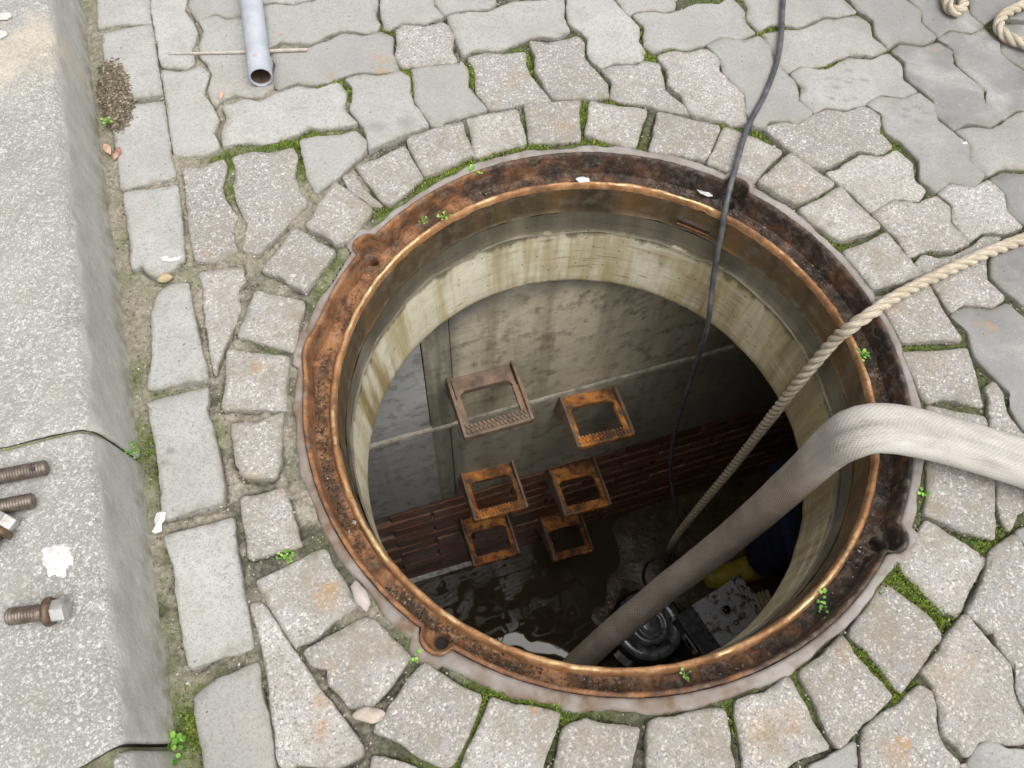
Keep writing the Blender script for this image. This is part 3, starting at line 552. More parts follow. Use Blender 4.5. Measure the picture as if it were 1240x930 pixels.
def crumbs(name, P, Z, size, mat, parent=None, flat=.7):
    n = len(P); oc = np.array([(1,0,0),(-1,0,0),(0,1,0),(0,-1,0),(0,0,1),(0,0,-1)], float); of = np.array([(0,2,4),(2,1,4),(1,3,4),(3,0,4),(2,0,5),(1,2,5),(3,1,5),(0,3,5)])
    a = rs.uniform(0, 6.28, n); sc = np.stack([size * rs.uniform(.7, 1.4, n), size * rs.uniform(.6, 1.1, n), size * flat * rs.uniform(.6, 1.1, n)], 1)
    L = oc[None] * sc[:, None] * rs.uniform(.75, 1.2, (n, 6, 1)); c, s = np.cos(a)[:, None], np.sin(a)[:, None]
    V = np.stack([L[..., 0] * c - L[..., 1] * s, L[..., 0] * s + L[..., 1] * c, L[..., 2]], -1) + np.c_[P, Z][:, None]
    F = (np.arange(n)[:, None, None] * 6 + of).reshape(-1, 3)
    o = mesh(name, V.reshape(-1, 3), F, mat, parent); attr(o, 'tint', np.repeat(rs.rand(n), 6)); return o
P = joint_points(60000, lambda p: np.clip(.55 - .3 * moss_at(p), .05, 1))
tag(crumbs('joint_grit', P, bed_z(P) + .0006, rs.uniform(.0006, .0019, len(P)) , MGRIT), kind='stuff')

# ---------------------------------------------------------------- manhole frame, collar and shaft
def ring_grid(name, prof, n, fn, mat, parent=None, smooth=True, uv=False):
    th = np.arange(n) * 2 * math.pi / n; pr = np.array(prof); k = len(pr)
    TH, R0 = np.meshgrid(th, pr[:, 0], indexing='ij'); _, Z0 = np.meshgrid(th, pr[:, 1], indexing='ij')
    R, Z = fn(TH, R0, Z0)
    V = np.stack([R * np.cos(TH), R * np.sin(TH), Z], -1).reshape(-1, 3)
    i = np.arange(n)[:, None]; j = np.arange(k - 1)[None]; a = i * k + j; b = ((i + 1) % n) * k + j
    F = np.stack([a, b, b + 1, a + 1], -1).reshape(-1, 4)
    return mesh(name, V, F, mat, parent, smooth)
def n3(TH, R, Z, s, o=3): return fbm(np.stack([R * np.cos(TH) * s, R * np.sin(TH) * s, Z * s], -1).reshape(-1, 3), o).reshape(TH.shape)
mcol = M('mortar', .85, spec=.25)
_p = mcol.sep(mcol.pos); _l = mcol.mr(mcol.math('ADD', mcol.math('ADD', _p[0], _p[1]), mcol.mr(mcol.noise(18, 4), 0, 1, -.25, .25)), -.05, -.35)
mcol.col(mcol.mix(mcol.math('ADD', mcol.ramp(mcol.noise(40, 4), [(.5, 0.), (.75, .7)]), mcol.math('MULTIPLY', _l, mcol.ramp(mcol.noise(30, 4), [(.35, .1), (.6, .75)])), 0.0, True), mcol.ramp(mcol.noise(18, 4), [(.3, (.21, .185, .168)), (.7, (.33, .305, .285))]), (.155, .105, .07))); mcol.bump(mcol.noise(120, 4), .4, .002)
def f_col(TH, R, Z):
    t = np.clip((R - .40) / .019, 0, 1); R = .40 + (R - .40) * (1 - .38 * np.exp(-(ang(TH, math.radians(185)) / .9) ** 2)); lb = lugbulge(TH)
    wob = .005 * vn(np.stack([np.cos(TH) * 6, np.sin(TH) * 6, 0 * TH], -1).reshape(-1, 3)).reshape(TH.shape) + .004 * np.exp(-(ang(TH, math.radians(-105)) / .5) ** 2) + .0045 * n3(TH, R, Z, 30)
    return R + lb * (1 - t) * .98 + wob * t + .012 * t * (lb > .004), Z + .0012 * n3(TH, R, Z, 70) - .0015
o = ring_grid('mortar_collar', [(.400, -.03), (.4005, -.002), (.404, -.0012), (.408, -.001), (.411, -.0012), (.413, -.003), (.4145, -.007), (.4155, -.02)], 512, f_col, mcol.m, pave)
frame = empty('manhole_ring', (0, 0, 0)); tag(frame, 'rusty round cast iron manhole frame with four bolt lugs, set in the paving', 'manhole frame')
MRIM, MLEDGE = rusty('rusted_rim', shift=-.01), rusty('dirt_covered_iron', rough=.85, shift=-.03)
def f_rim(TH, R, Z):
    b = lugbulge(TH); return R + b + .0006 * n3(TH, R, Z, 90), Z + .0008 * n3(TH, R, Z, 120, 2)
ring_grid('outer_rim', [(.3995, -.06), (.3995, -.003), (.3988, -.0012), (.3965, -.0008), (.3945, -.0018), (.3935, -.006), (.3925, -.018), (.3912, -.030), (.390, -.044)], 720, f_rim, MRIM, frame)
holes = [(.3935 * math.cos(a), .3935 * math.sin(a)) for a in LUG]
def f_ledge(TH, R, Z):
    t = np.clip((R - .372) / .0195, 0, 1); b = lugbulge(TH)
    R2 = R + b * t ** 2
    side = .5 + .5 * np.cos(TH - math.radians(-130))            # more crumbly soil lies on the near left
    z = Z + (.0018 + .0035 * side) * n3(TH, R2, Z, 70, 3) * np.sin(np.clip(t, 0, 1) * math.pi) ** .5 + .0015 * n3(TH, R2, Z, 200, 2) + .004 * t
    X, Y = R2 * np.cos(TH), R2 * np.sin(TH)
    for hx, hy in holes:
        d = np.hypot(X - hx, Y - hy); z = z - .03 / (1 + np.exp((d - .0080) / .0006)) + .0015 * np.exp(-((d - .012) / .004) ** 2)
    return R2, z
ring_grid('ledge', [(.372 + .0195 * t, -.0425) for t in np.linspace(0, 1, 16)], 1500, f_ledge, MLEDGE, frame)
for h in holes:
    bm = bmesh.new(); prism(bm, circ(.0078, 18), -.058, -.0585 + .004); o = bmobj('hole_shade', bm, mat_plain('hole_shade_black', (.008, .007, .006), .6, var=.3), frame); o.location = (h[0], h[1], -.004)  # black disc painting the darkness down each bolt hole
ml = M('worn_rust_lip', .45, .4, .5)
f = ml.noise(22, 5, .65); bb = ml.ramp(f, [(.3, (.12, .06, .03)), (.5, (.32, .155, .062)), (.7, (.50, .29, .14))])
bb = ml.mix(ml.ramp(ml.noise(120, 4, .7), [(.5, .0), (.72, .8)]), bb, (.10, .055, .032)); cr = ml.math('MULTIPLY', ml.mr(ml.sep(ml.pos)[2], -.0345, -.0335), ml.ramp(ml.noise(9, 6, .7), [(.50, .0), (.62, 1.)])); bb = ml.mix(cr, bb, (.74, .56, .30)); ml.col(bb); ml.bump(ml.noise(220, 3), .35, .0012)
ml.t.links.new(ml.math('MAXIMUM', cr, ml.mr(ml.noise(60, 4), .35, .6, .35, .0)), ml.b.inputs['Metallic']); ml.rough(ml.math('MULTIPLY_ADD', cr, -.35, ml.mr(ml.noise(60, 4), .35, .6, .55, .85)))
def f_lip(TH, R, Z): return R + .0009 * n3(TH, R, Z, 60), Z + .0010 * n3(TH, R, Z, 45) + .0006 * n3(TH, R, Z, 160)
ring_grid('lip', [(.3728, -.0445), (.3715, -.040), (.3700, -.0355), (.3680, -.0332), (.3655, -.0328), (.3635, -.0345), (.3622, -.0385), (.3616, -.044)], 720, f_lip, ml.m, frame)
mk = M('wet_rust_skirt', .42, .1, .5); px = mk.sep(mk.pos)
uvn = mk.N('ShaderNodeCombineXYZ', {0: mk.math('MULTIPLY', px[0], 1.), 1: px[1], 2: mk.math('MULTIPLY', px[2], .12)}).outputs[0]
b = mk.ramp(mk.noise(16, 5, .6, uvn), [(.3, (.05, .04, .026)), (.5, (.10, .072, .04)), (.64, (.15, .085, .036)), (.78, (.22, .105, .035))])
b = mk.mix(mk.ramp(mk.noise(50, 4), [(.48, .0), (.72, .7)]), b, (.17, .145, .105)); mk.col(b); mk.bump(mk.noise(90, 4), .4, .002)
def f_sk(TH, R, Z): return R + .0009 * n3(TH, R, Z, 30), Z + .004 * n3(TH, R, Z, 12) * (Z < -.085)
ring_grid('inner_skirt', [(.3616, -.0435), (.3612, -.055), (.3606, -.07), (.360, -.085), (.3597, -.093), (.3580, -.096)], 512, f_sk, mk.m, frame)
# pry slot high in the inner face; a solid dark box paints its shaded recess
a0 = math.radians(66); bm = bmesh.new()
box(bm, -.027, .027, -.003, .006, -.006, .004); 
so_ = bmobj('pry_slot_shade', bm, mat_plain('slot_dark', (.03, .02, .014), .8, c2=(.07, .04, .02), sc=90), frame, bevel=.0012)
bm = bmesh.new(); box(bm, -.027, .027, -.0045, .002, -.009, -.0055); bmobj('slot_edge', bm, mat_plain('fresh_rust', (.30, .11, .03), .8, c2=(.10, .045, .02), sc=120), so_, bevel=.001)
so_.location = (.3585 * math.cos(a0), .3585 * math.sin(a0), -.075); so_.rotation_euler = (math.radians(10), 0, a0 - math.pi / 2)

def conc(name, upper):
    m = M(name, .6 if upper else .75, spec=.4); p = m.sep(m.pos)
    st = m.N('ShaderNodeCombineXYZ', {0: p[0], 1: p[1], 2: m.math('MULTIPLY', p[2], .07)}).outputs[0]
    ho = m.N('ShaderNodeCombineXYZ', {0: m.math('MULTIPLY', p[0], .12), 1: m.math('MULTIPLY', p[1], .12), 2: p[2]}).outputs[0]
    if upper:
        b = m.ramp(m.noise(12, 5, .6, st), [(.3, (.07, .064, .046)), (.5, (.13, .116, .082)), (.7, (.21, .185, .13))])
        b = m.mix(m.ramp(m.noise(20, 4), [(.52, .0), (.7, .6)]), b, (.17, .155, .13))
        b = m.mix(m.ramp(m.noise(9, 4, .6, st), [(.6, .0), (.72, .7)]), b, (.15, .07, .018))
    else:
        b = m.ramp(m.noise(9, 5, .6), [(.3, (.55, .51, .38)), (.7, (.72, .68, .54))])
        b = m.mix(m.ramp(m.noise(26, 4, .6, st), [(.46, .0), (.58, .55), (.72, .95)]), b, (.34, .265, .11))
        b = m.mix(m.ramp(m.noise(17, 4, .6, st), [(.55, .0), (.64, .85)]), b, (.21, .145, .045)); b = m.mix(m.ramp(m.noise(34, 5, .7), [(.5, .0), (.72, .55)]), b, (.34, .31, .23))
        b = m.mix(m.math('MULTIPLY', m.mr(m.math('ADD', m.math('MULTIPLY_ADD', p[1], .25, p[0]), m.mr(m.noise(40, 4, .6, ho), 0, 1, -.25, .25)), .20, .31), .8), b, m.ramp(m.noise(28, 5, .65, st), [(.35, (.19, .135, .05)), (.52, (.36, .29, .15)), (.68, (.55, .50, .37))]))
        lowz = m.mr(m.math('ADD', p[2], m.mr(m.noise(22, 3), 0, 1, -.02, .02)), -.255, -.275)
        b = m.mix(m.math('MULTIPLY', lowz, .55), b, (.30, .24, .11))
        upz = m.mr(m.math('ADD', p[2], m.mr(m.noise(35, 3, .6, st), 0, 1, -.035, .035)), -.152, -.142)
        b = m.mix(m.math('MULTIPLY', upz, .85), b, (.13, .11, .07))
        b = m.mix(m.math('MULTIPLY', m.ramp(m.noise(130, 3, .6, ho), [(.6, 0.), (.72, .8)]), m.mr(m.noise(8, 2), .4, .6)), b, (.16, .135, .07))
    pit = m.ramp(m.vor(85), [(.08, 1.), (.16, .0)]); pit = m.math('MULTIPLY', pit, m.math('GREATER_THAN', m.sep(m.vor(85, 'Color'))[0], .6))
    b = m.mix(m.math('MULTIPLY', pit, .75), b, (.06, .05, .03)); m.col(b)
    m.bump(m.noise(60, 4, .6, ho), .4, .003); m.bump(m.math('MULTIPLY', pit, -1.), .6, .002); m.bump(m.noise(300, 2), .25, .001); return m.m
shaft = empty('manhole_shaft', (0, 0, -.275)); tag(shaft, 'round concrete shaft wall below the rusty frame, pale with yellow brown streaks', 'manhole shaft')
def loc0(o):                                            # geometry given in world metres under a parent that stands elsewhere
    o.matrix_parent_inverse = Matrix.Translation(-o.parent.location); return o
def f_up(TH, R, Z): return R + .0012 * n3(TH, R, Z, 25), Z + .005 * n3(TH, R, Z, 14, 3) * (Z < -.133)
loc0(ring_grid('mortar_band', [(.3575, -.094), (.3578, -.105), (.3576, -.12), (.3572, -.136), (.3560, -.1385), (.353, -.1395)], 400, f_up, conc('damp_dark_mortar', True), shaft))
def f_lo(TH, R, Z): return R + .0007 * n3(TH, R, Z, 30), Z + .0012 * n3(TH, R, Z, 60) * (Z < -.26)
loc0(ring_grid('concrete_ring', [(.3562, -.134), (.356, -.14), (.3548, -.16), (.353, -.19), (.3512, -.22), (.3495, -.25), (.3485, -.266), (.3488, -.272), (.3515, -.2755), (.36, -.2765), (.40, -.277)], 400, f_lo, conc('pale_streaked_concrete', False), shaft))

# crusts of soil on the ledge
def ledge_crumbs():
    n = 20000; a = rs.uniform(0, 2*math.pi, n); side = .5 + .5 * np.cos(a - math.radians(-135)); clump = np.clip(.55 + .9 * vn(np.c_[np.cos(a) * 7, np.sin(a) * 7, np.zeros(n)]), 0, 1)
    k = rs.rand(n) < (.25 + .75 * np.exp(-((a - 4.2) / .9) ** 2)) * clump; a = a[k]; r = .3735 + .0165 * rs.beta(1.5, 1.1, len(a))
    P = np.c_[r * np.cos(a), r * np.sin(a)]; ok = np.ones(len(P), bool)
    for h in holes: ok &= np.hypot(*(P - h).T) > .010
    P = P[ok]
    o = crumbs('soil_crumbs', P, np.full(len(P), -.0395) + .002 * rs.rand(len(P)), np.clip(rs.gamma(2., .00045, len(P)), .0004, .0028), MDIRT, frame); tag(o, kind='stuff')
ledge_crumbs()

# ---------------------------------------------------------------- chamber below
WD = np.array([.933, .359]); WN = np.array([.359, -.933]); WC = -.3525; ZF = -1.97
def wp(a, off, z): p = WD * a + WN * (WC + off); return (p[0], p[1], z)
A0, A1 = -.40, 1.45
def mat_wall():
    m = M('damp_plaster', .62, spec=.4); p = m.sep(m.pos)
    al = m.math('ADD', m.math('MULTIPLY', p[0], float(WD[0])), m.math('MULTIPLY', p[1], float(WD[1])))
    st = m.N('ShaderNodeCombineXYZ', {0: p[0], 1: p[1], 2: m.math('MULTIPLY', p[2], .06)}).outputs[0]
    warm = m.ramp(m.noise(5, 5, .6), [(.3, (.42, .38, .275)), (.7, (.66, .60, .45))])
    warm = m.mix(m.ramp(m.noise(14, 4, .6, st), [(.5, .0), (.72, .6)]), warm, (.17, .15, .11))
    grey = m.ramp(m.noise(5, 5, .6), [(.3, (.36, .37, .365)), (.7, (.53, .54, .53))])
    olive = m.ramp(m.noise(60, 4, .6, st), [(.35, (.20, .19, .145)), (.65, (.36, .34, .26))])
    b = m.mix(m.mr(al, -.192, -.188), grey, olive); b = m.mix(m.mr(m.math('ADD', al, m.mr(m.noise(10, 3, .6, st), 0, 1, -.03, .03)), -.13, -.115), b, warm)
    b = m.mix(m.mr(m.math('ADD', al, m.mr(m.noise(4, 3), 0, 1, -.2, .2)), .25, .65, 0, .6), b, (.14, .135, .115))  # shade at the far right end of the wall painted into the colour
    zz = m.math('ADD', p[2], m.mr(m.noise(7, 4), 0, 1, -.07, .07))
    b = m.mix(m.mr(zz, -.36, -.29, 0, .8), b, (.075, .075, .085))  # shade under the ceiling painted in as a dark band
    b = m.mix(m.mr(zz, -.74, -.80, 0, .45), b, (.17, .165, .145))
    b = m.mix(m.ramp(m.noise(30, 4, .65), [(.50, .0), (.68, .75)]), b, (.16, .145, .105)); b = m.mix(m.ramp(m.noise(11, 5, .7, st), [(.54, .0), (.7, .6)]), b, (.20, .17, .11)); m.col(b)
    m.bump(m.noise(26, 5, .6), .5, .006); m.bump(m.noise(160, 3), .3, .002); return m.m
MWALL = mat_wall()
cw = empty('chamber_wall', wp(.4, 0, ZF)); tag(cw, 'damp chamber wall behind the step irons, plastered above and red brick below', 'chamber wall')
def slab(name, a0, a1, z0, z1, o0, o1, mat, parent, bev=.002):
    bm = bmesh.new(); vs = []
    for a, o, z in ((a0,o0,z0),(a1,o0,z0),(a1,o1,z0),(a0,o1,z0),(a0,o0,z1),(a1,o0,z1),(a1,o1,z1),(a0,o1,z1)): vs.append(bm.verts.new(wp(a, o, z)))
    for q in ((0,3,2,1),(4,5,6,7),(0,1,5,4),(1,2,6,5),(2,3,7,6),(3,0,4,7)): bm.faces.new([vs[i] for i in q])
    o = bmobj(name, bm, mat, parent, bevel=bev)
    return loc0(o) if parent is not None else o
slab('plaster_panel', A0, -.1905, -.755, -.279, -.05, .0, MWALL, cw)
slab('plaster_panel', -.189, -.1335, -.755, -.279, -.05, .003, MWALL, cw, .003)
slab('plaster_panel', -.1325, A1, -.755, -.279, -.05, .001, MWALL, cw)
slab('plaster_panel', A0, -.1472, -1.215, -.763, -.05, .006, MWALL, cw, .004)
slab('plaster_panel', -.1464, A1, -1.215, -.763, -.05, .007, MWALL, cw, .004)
MSEAM = mat_plain('mortar_seam', (.44, .41, .33), .8, c2=(.24, .22, .17), sc=45, bs=90, bst=.6, bd=.004)
vs, fs = [], []; n = 150
for i in range(n + 1):
    a = A0 + (A1 - A0) * i / n; w = .004 + .007 * mn.noise((a * 22, 0, 3)); d = .002 + .003 * mn.noise((a * 31, 4, 0))
    zc = -.759 + .003 * mn.noise((a * 9, 1, 1))
    vs += [wp(a, -.004, zc + .006 + w), wp(a, .002 + d, zc + .003 + w * .5), wp(a, .006 + d, zc - .002), wp(a, .003, zc - .010)]
    if i: fs += [(i*4-4+k, i*4+k, i*4+k+1, i*4-3+k) for k in range(3)]
loc0(mesh('mortar_seam', vs, fs, MSEAM, cw, True))
slab('waterline_glint', A0, -.075, -1.9525, -1.9475, -.02, .0015, mat_plain('pale_waterline_glint', (.75, .74, .70), .6, c2=(.35, .33, .3), sc=60), cw, 0)  # pale strip painting the bright reflection along the water's edge
slab('brick_backing', A0, A1, -2.05, -1.217, -.08, -.026, mat_plain('brick_mortar', (.30, .25, .20), .85, c2=(.17, .13, .10)), cw, 0)
mb = M('dark_red_brick', .5, spec=.5); rv = mb.N('ShaderNodeObjectInfo').outputs['Random']
b = mb.ramp(rv, [(0, (.20, .095, .065)), (.5, (.28, .135, .085)), (1, (.36, .19, .12))])
b = mb.mix(mb.ramp(mb.noise(35, 4), [(.45, .0), (.7, .7)]), b, (.09, .055, .045)); mb.col(b); mb.bump(mb.noise(90, 4), .5, .003)
bm = bmesh.new(); box(bm, -.118, .118, -.04, 0, -.0275, .0275); bmesh.ops.bevel(bm, geom=bm.edges[:], offset=.003, segments=1, affect='EDGES')
bme = bpy.data.meshes.new('brick'); bm.to_mesh(bme); bm.free(); bme.materials.append(mb.m)
wang = math.atan2(WD[1], WD[0])
for r in range(12):
    z = -1.25 - r * .0615
    for c in range(9):
        a = A0 + .06 + c * .243 + (.12 if r % 2 else 0)
        if a > 1.45: continue
        o = bpy.data.objects.new('brick', bme); link(o, cw); o.location = Vector(wp(a, -.014 + rnd.uniform(-.0025, .0025), z)) - cw.location
        o.rotation_euler = (rnd.uniform(-.015, .015), rnd.uniform(-.012, .012), wang + math.pi + rnd.uniform(-.01, .01))
MSIDE = mat_plain('chamber_concrete', (.45, .44, .40), .75, c2=(.32, .30, .26), sc=7, bs=40, bst=.5, bd=.005)
def quad(name, pts, mat, kind='structure'):
    return tag(mesh(name, pts, [tuple(range(len(pts)))], mat), kind=kind)
quad('chamber_side_wall', [wp(A0, -.05, -2.1), wp(A0, 1.25, -2.1), wp(A0, 1.25, -.27), wp(A0, -.05, -.27)], MSIDE)
quad('chamber_side_wall', [wp(A1, -.05, -2.1), wp(A1, 1.25, -2.1), wp(A1, 1.25, -.27), wp(A1, -.05, -.27)], MSIDE)
quad('chamber_front_wall', [wp(A0, 1.25, -2.1), wp(A1, 1.25, -2.1), wp(A1, 1.25, -.27), wp(A0, 1.25, -.27)], MSIDE)
# ceiling slab with the round opening
n = 128; vs = [(.37 * math.cos(2*math.pi*k/n), .37 * math.sin(2*math.pi*k/n), -.2775) for k in range(n)] + [(2.2 * math.cos(2*math.pi*k/n), 2.2 * math.sin(2*math.pi*k/n), -.2775) for k in range(n)]
tag(mesh('chamber_ceiling', vs, [(k, (k+1) % n, n + (k+1) % n, n + k) for k in range(n)], MSIDE), kind='structure')
# floor: silt rising out of the water to the right
mf = M('wet_silt', .45, spec=.5); b = mf.ramp(mf.noise(16, 5, .65), [(.3, (.06, .043, .024)), (.55, (.125, .092, .052)), (.75, (.22, .17, .10))]); mf.col(b); mf.bump(mf.noise(50, 5, .6), .6, .006); mf.rough(mf.mr(mf.noise(12, 4), .35, .65, .12, .45))
def floor():
    na, no = 90, 60; V = []
    P = np.array([wp(A0 - .05 + (A1 - A0 + .1) * i / na, -.06 + 1.35 * j / no, 0) for i in range(na + 1) for j in range(no + 1)])
    al = P[:, :2] @ WD; P[:, 2] = -1.985 + .045 * np.clip((al - .16 + .14 * fbm(P * 5, 3)) / .40, 0, 1) + .006 * fbm(P * 14, 3)
    F = [(i*(no+1)+j, (i+1)*(no+1)+j, (i+1)*(no+1)+j+1, i*(no+1)+j+1) for i in range(na) for j in range(no)]
    tag(mesh('chamber_floor', P, F, mf.m, None, True), kind='structure')
floor()
mw = M('dark_water', .03, spec=.6); mw.b.inputs['IOR'].default_value = 1.6; mw.b.inputs['Specular IOR Level'].default_value = .8; mw.col((.07, .052, .03))
mw.bump(mw.noise(4.5, 1, .4, dist=1.4), .35, .016); mw.bump(mw.noise(12, 1, .4, dist=.8), .2, .004)
quad('water', [wp(A0, -.03, -1.957), wp(A1, -.03, -1.957), wp(A1, 1.24, -1.957), wp(A0, 1.24, -1.957)], mw.m)

# ---------------------------------------------------------------- step irons
mi = M('rusted_step_iron', .8, .05, .35); rv = mi.N('ShaderNodeObjectInfo').outputs['Random']
b = mi.ramp(mi.noise(20, 5, .65, dist=.4), [(.28, (.05, .03, .02)), (.42, (.20, .08, .028)), (.58, (.56, .215, .05)), (.75, (.70, .34, .10))])
b = mi.mix(mi.ramp(mi.noise(48, 4), [(.47, .0), (.62, .85)]), b, (.085, .06, .045)); mi.col(b); mi.bump(mi.noise(110, 4, .7), .7, .003)
mi2 = M('brown_scaled_iron', .75, .1, .4); b = mi2.ramp(mi2.noise(24, 5, .65), [(.3, (.09, .068, .052)), (.6, (.24, .165, .115)), (.78, (.40, .23, .11))]); mi2.col(b); mi2.bump(mi2.noise(110, 4, .7), .6, .003)
def step_iron(label, a, z, roll, mat, yaw=0.0):
    root = empty('step_iron', wp(a, 0, z), (0, roll, wang + math.pi + yaw)); tag(root, label, 'step iron', 'step irons in two columns on the chamber wall')
    # local: +y out of the wall, x along it (mirrored), z up
    bm = bmesh.new()
    prism(bm, [(-.064,-.01),(.064,-.01),(.064,.052),(.057,.052),(.053,.042),(.044,.036),(-.044,.036),(-.053,.042),(-.057,.052),(-.064,.052)], -.010, .004)
    bmobj('back_plate', bm, mat, root, bevel=.002)
    bm = bmesh.new(); box(bm, -.055, .055, -.02, .012, -.06, -.008); bmobj('wall_anchor', bm, mat, root, bevel=.004)
    for s in (-1, 1):
        bm = bmesh.new(); x0, x1 = sorted((s * .0545, s * .0665)); box(bm, x0, x1, .050, .122, -.010, .003)
        bmobj('side_arm', bm, mat, root, bevel=.002)
        bm = bmesh.new(); x0, x1 = sorted((s * .0665, s * .0735))
        vs = []
        for x in (x0, x1): vs.append([bm.verts.new(q) for q in ((x,-.012,-.062),(x,.05,-.03),(x,.139,-.014),(x,.139,.007),(x,.11,.013),(x,.03,.016),(x,-.012,.016))])
        k = len(vs[0]); bm.faces.new(vs[0]); bm.faces.new(vs[1][::-1])
        for i in range(k): bm.faces.new((vs[0][i], vs[1][i], vs[1][(i+1) % k], vs[0][(i+1) % k]))
        bmobj('side_flange', bm, mi2.m, root, bevel=.002)
    bm = bmesh.new(); box(bm, -.068, .068, .114, .139, -.014, .004); tr = bmobj('tread', bm, mat, root, bevel=.003)
    bm = bmesh.new()
    for k in range(15):
        x = -.061 + k * .0087
        for y in (.1175, .128):
            M4 = Matrix.Translation((x + (.002 if y > .12 else 0), y, .004)) @ Matrix.Rotation(.25, 4, 'Z')
            box(bm, -.0022, .0022, -.0035, .0045, -.002, .0042, M4)
    bmobj('grip_ribs', bm, mat, tr)
    return root
step_iron('largest and highest step iron, brown, across the pale seam of the wall', -.074, -.553, -.01, mi2.m)
step_iron('orange step iron at the top of the right hand column, below the pale seam', .188, -.785, -.13, mi.m)
step_iron('bright orange step iron, middle of the left column, at the top edge of the brick', -.060, -1.077, -.11, mi.m)
step_iron('orange brown step iron at mid height in the right column, in front of the brick', .200, -1.265, -.15, mi.m)
step_iron('lowest step iron of the left column, dark orange, just above the water', -.066, -1.483, -.06, mi.m)
step_iron('lowest and smallest looking step iron, at the foot of the right column beside the silt', .2025, -1.712, -.18, mi.m)

# ---------------------------------------------------------------- hose
def mat_hose():
    m = M('woven_hose_jacket', .8, spec=.25); uv = m.N('ShaderNodeTexCoord').outputs['UV']; q = m.sep(uv)
    u = m.math('MULTIPLY', q[0], 84.0); v = m.math('MULTIPLY', q[1], 520.0)
    s1 = m.math('SINE', m.math('MULTIPLY', m.math('ADD', u, v), 1.0 * 2.2)); s2 = m.math('SINE', m.math('MULTIPLY', m.math('SUBTRACT', m.math('MULTIPLY', u, 1.6), v), 2.2))
    w = m.math('MAXIMUM', s1, s2); wf = m.mr(w, -.6, 1)
    b = m.ramp(m.noise(14, 4), [(.3, (.40, .375, .335)), (.7, (.54, .52, .48))])
    lg = m.noise(1.0, 4, .65, m.N('ShaderNodeCombineXYZ', {0: m.math('MULTIPLY', q[0], 7.0), 1: m.math('MULTIPLY', q[1], 7.0), 2: 0.0}).outputs[0]); b = m.mix(m.ramp(lg, [(.47, .0), (.7, .65)]), b, (.27, .235, .205))
    b = m.mix(m.ramp(m.noise(45, 4, .7), [(.58, .0), (.75, .5)]), b, (.25, .22, .19))
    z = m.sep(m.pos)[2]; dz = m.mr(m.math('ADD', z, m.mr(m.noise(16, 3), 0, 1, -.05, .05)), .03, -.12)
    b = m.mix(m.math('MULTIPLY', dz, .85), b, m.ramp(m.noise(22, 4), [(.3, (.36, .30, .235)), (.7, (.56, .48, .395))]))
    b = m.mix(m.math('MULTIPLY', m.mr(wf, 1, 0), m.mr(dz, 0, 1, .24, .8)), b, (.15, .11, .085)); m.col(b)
    m.bump(wf, m.mr(dz, 0, 1, .32, .75), .0016); m.bump(m.noise(28, 4), .4, .005); return m.m
path = spline(PT['HOSE'] + [(.0, -.262, -1.05), (-.05, -.31, -1.5), (-.07, -.33, -2.0)], .012)
def hsec(i):
    p = path[i]; out = max(0, min(1, (p.z + .06) / .09)); w = .0262 + .0058 * out; h = .0262 - .0062 * out; n = 48; L = []
    for k in range(n):
        a = 2 * math.pi * k / n; c, s = math.cos(a), math.sin(a)
        wr = .0016 * mn.noise((i * .11, a * 1.4, 2.0)) * (1 + out) - .007 * math.exp(-((p - Vector(PT['HOSE'][8])).length / .022) ** 2) * max(0, c) + .002 * math.sin((p.x - .3) * 260 + s * 2) * math.exp(-((p - Vector(PT['HOSE'][8])).length / .035) ** 2) * max(0, -c)
        crease = out * .006 * math.exp(-((s - .12) / .28) ** 2) * (1 if c > 0 else 0)
        L.append(((h + wr - crease) * (abs(c) ** .85) * (1 if c > 0 else -1), (w + wr) * s))
    return L
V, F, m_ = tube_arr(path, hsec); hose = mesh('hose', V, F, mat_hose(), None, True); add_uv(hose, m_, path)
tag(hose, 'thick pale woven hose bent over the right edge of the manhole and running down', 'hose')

# ---------------------------------------------------------------- rope
mr_ = M('hemp_rope', .85, spec=.2); uv = mr_.sep(mr_.N('ShaderNodeTexCoord').outputs['UV'])
fib = mr_.noise(1.0, 3, .6, mr_.N('ShaderNodeCombineXYZ', {0: mr_.math('MULTIPLY', uv[0], 14.0), 1: mr_.math('MULTIPLY', uv[1], 90.0), 2: 0.0}).outputs[0])
b = mr_.ramp(fib, [(.3, (.29, .245, .18)), (.5, (.45, .39, .30)), (.7, (.60, .54, .44))])
b = mr_.mix(mr_.ramp(mr_.noise(14, 3), [(.5, .0), (.7, .45)]), b, (.34, .28, .19))
b = mr_.mix(mr_.mr(mr_.sep(mr_.pos)[2], -.1, -.5, 0, .45), b, (.28, .23, .16)); b = mr_.mix(mr_.mr(mr_.sep(mr_.pos)[2], -1.05, -1.2, 0, .9), b, (.05, .042, .032)); mr_.col(b); mr_.bump(fib, .6, .0012)
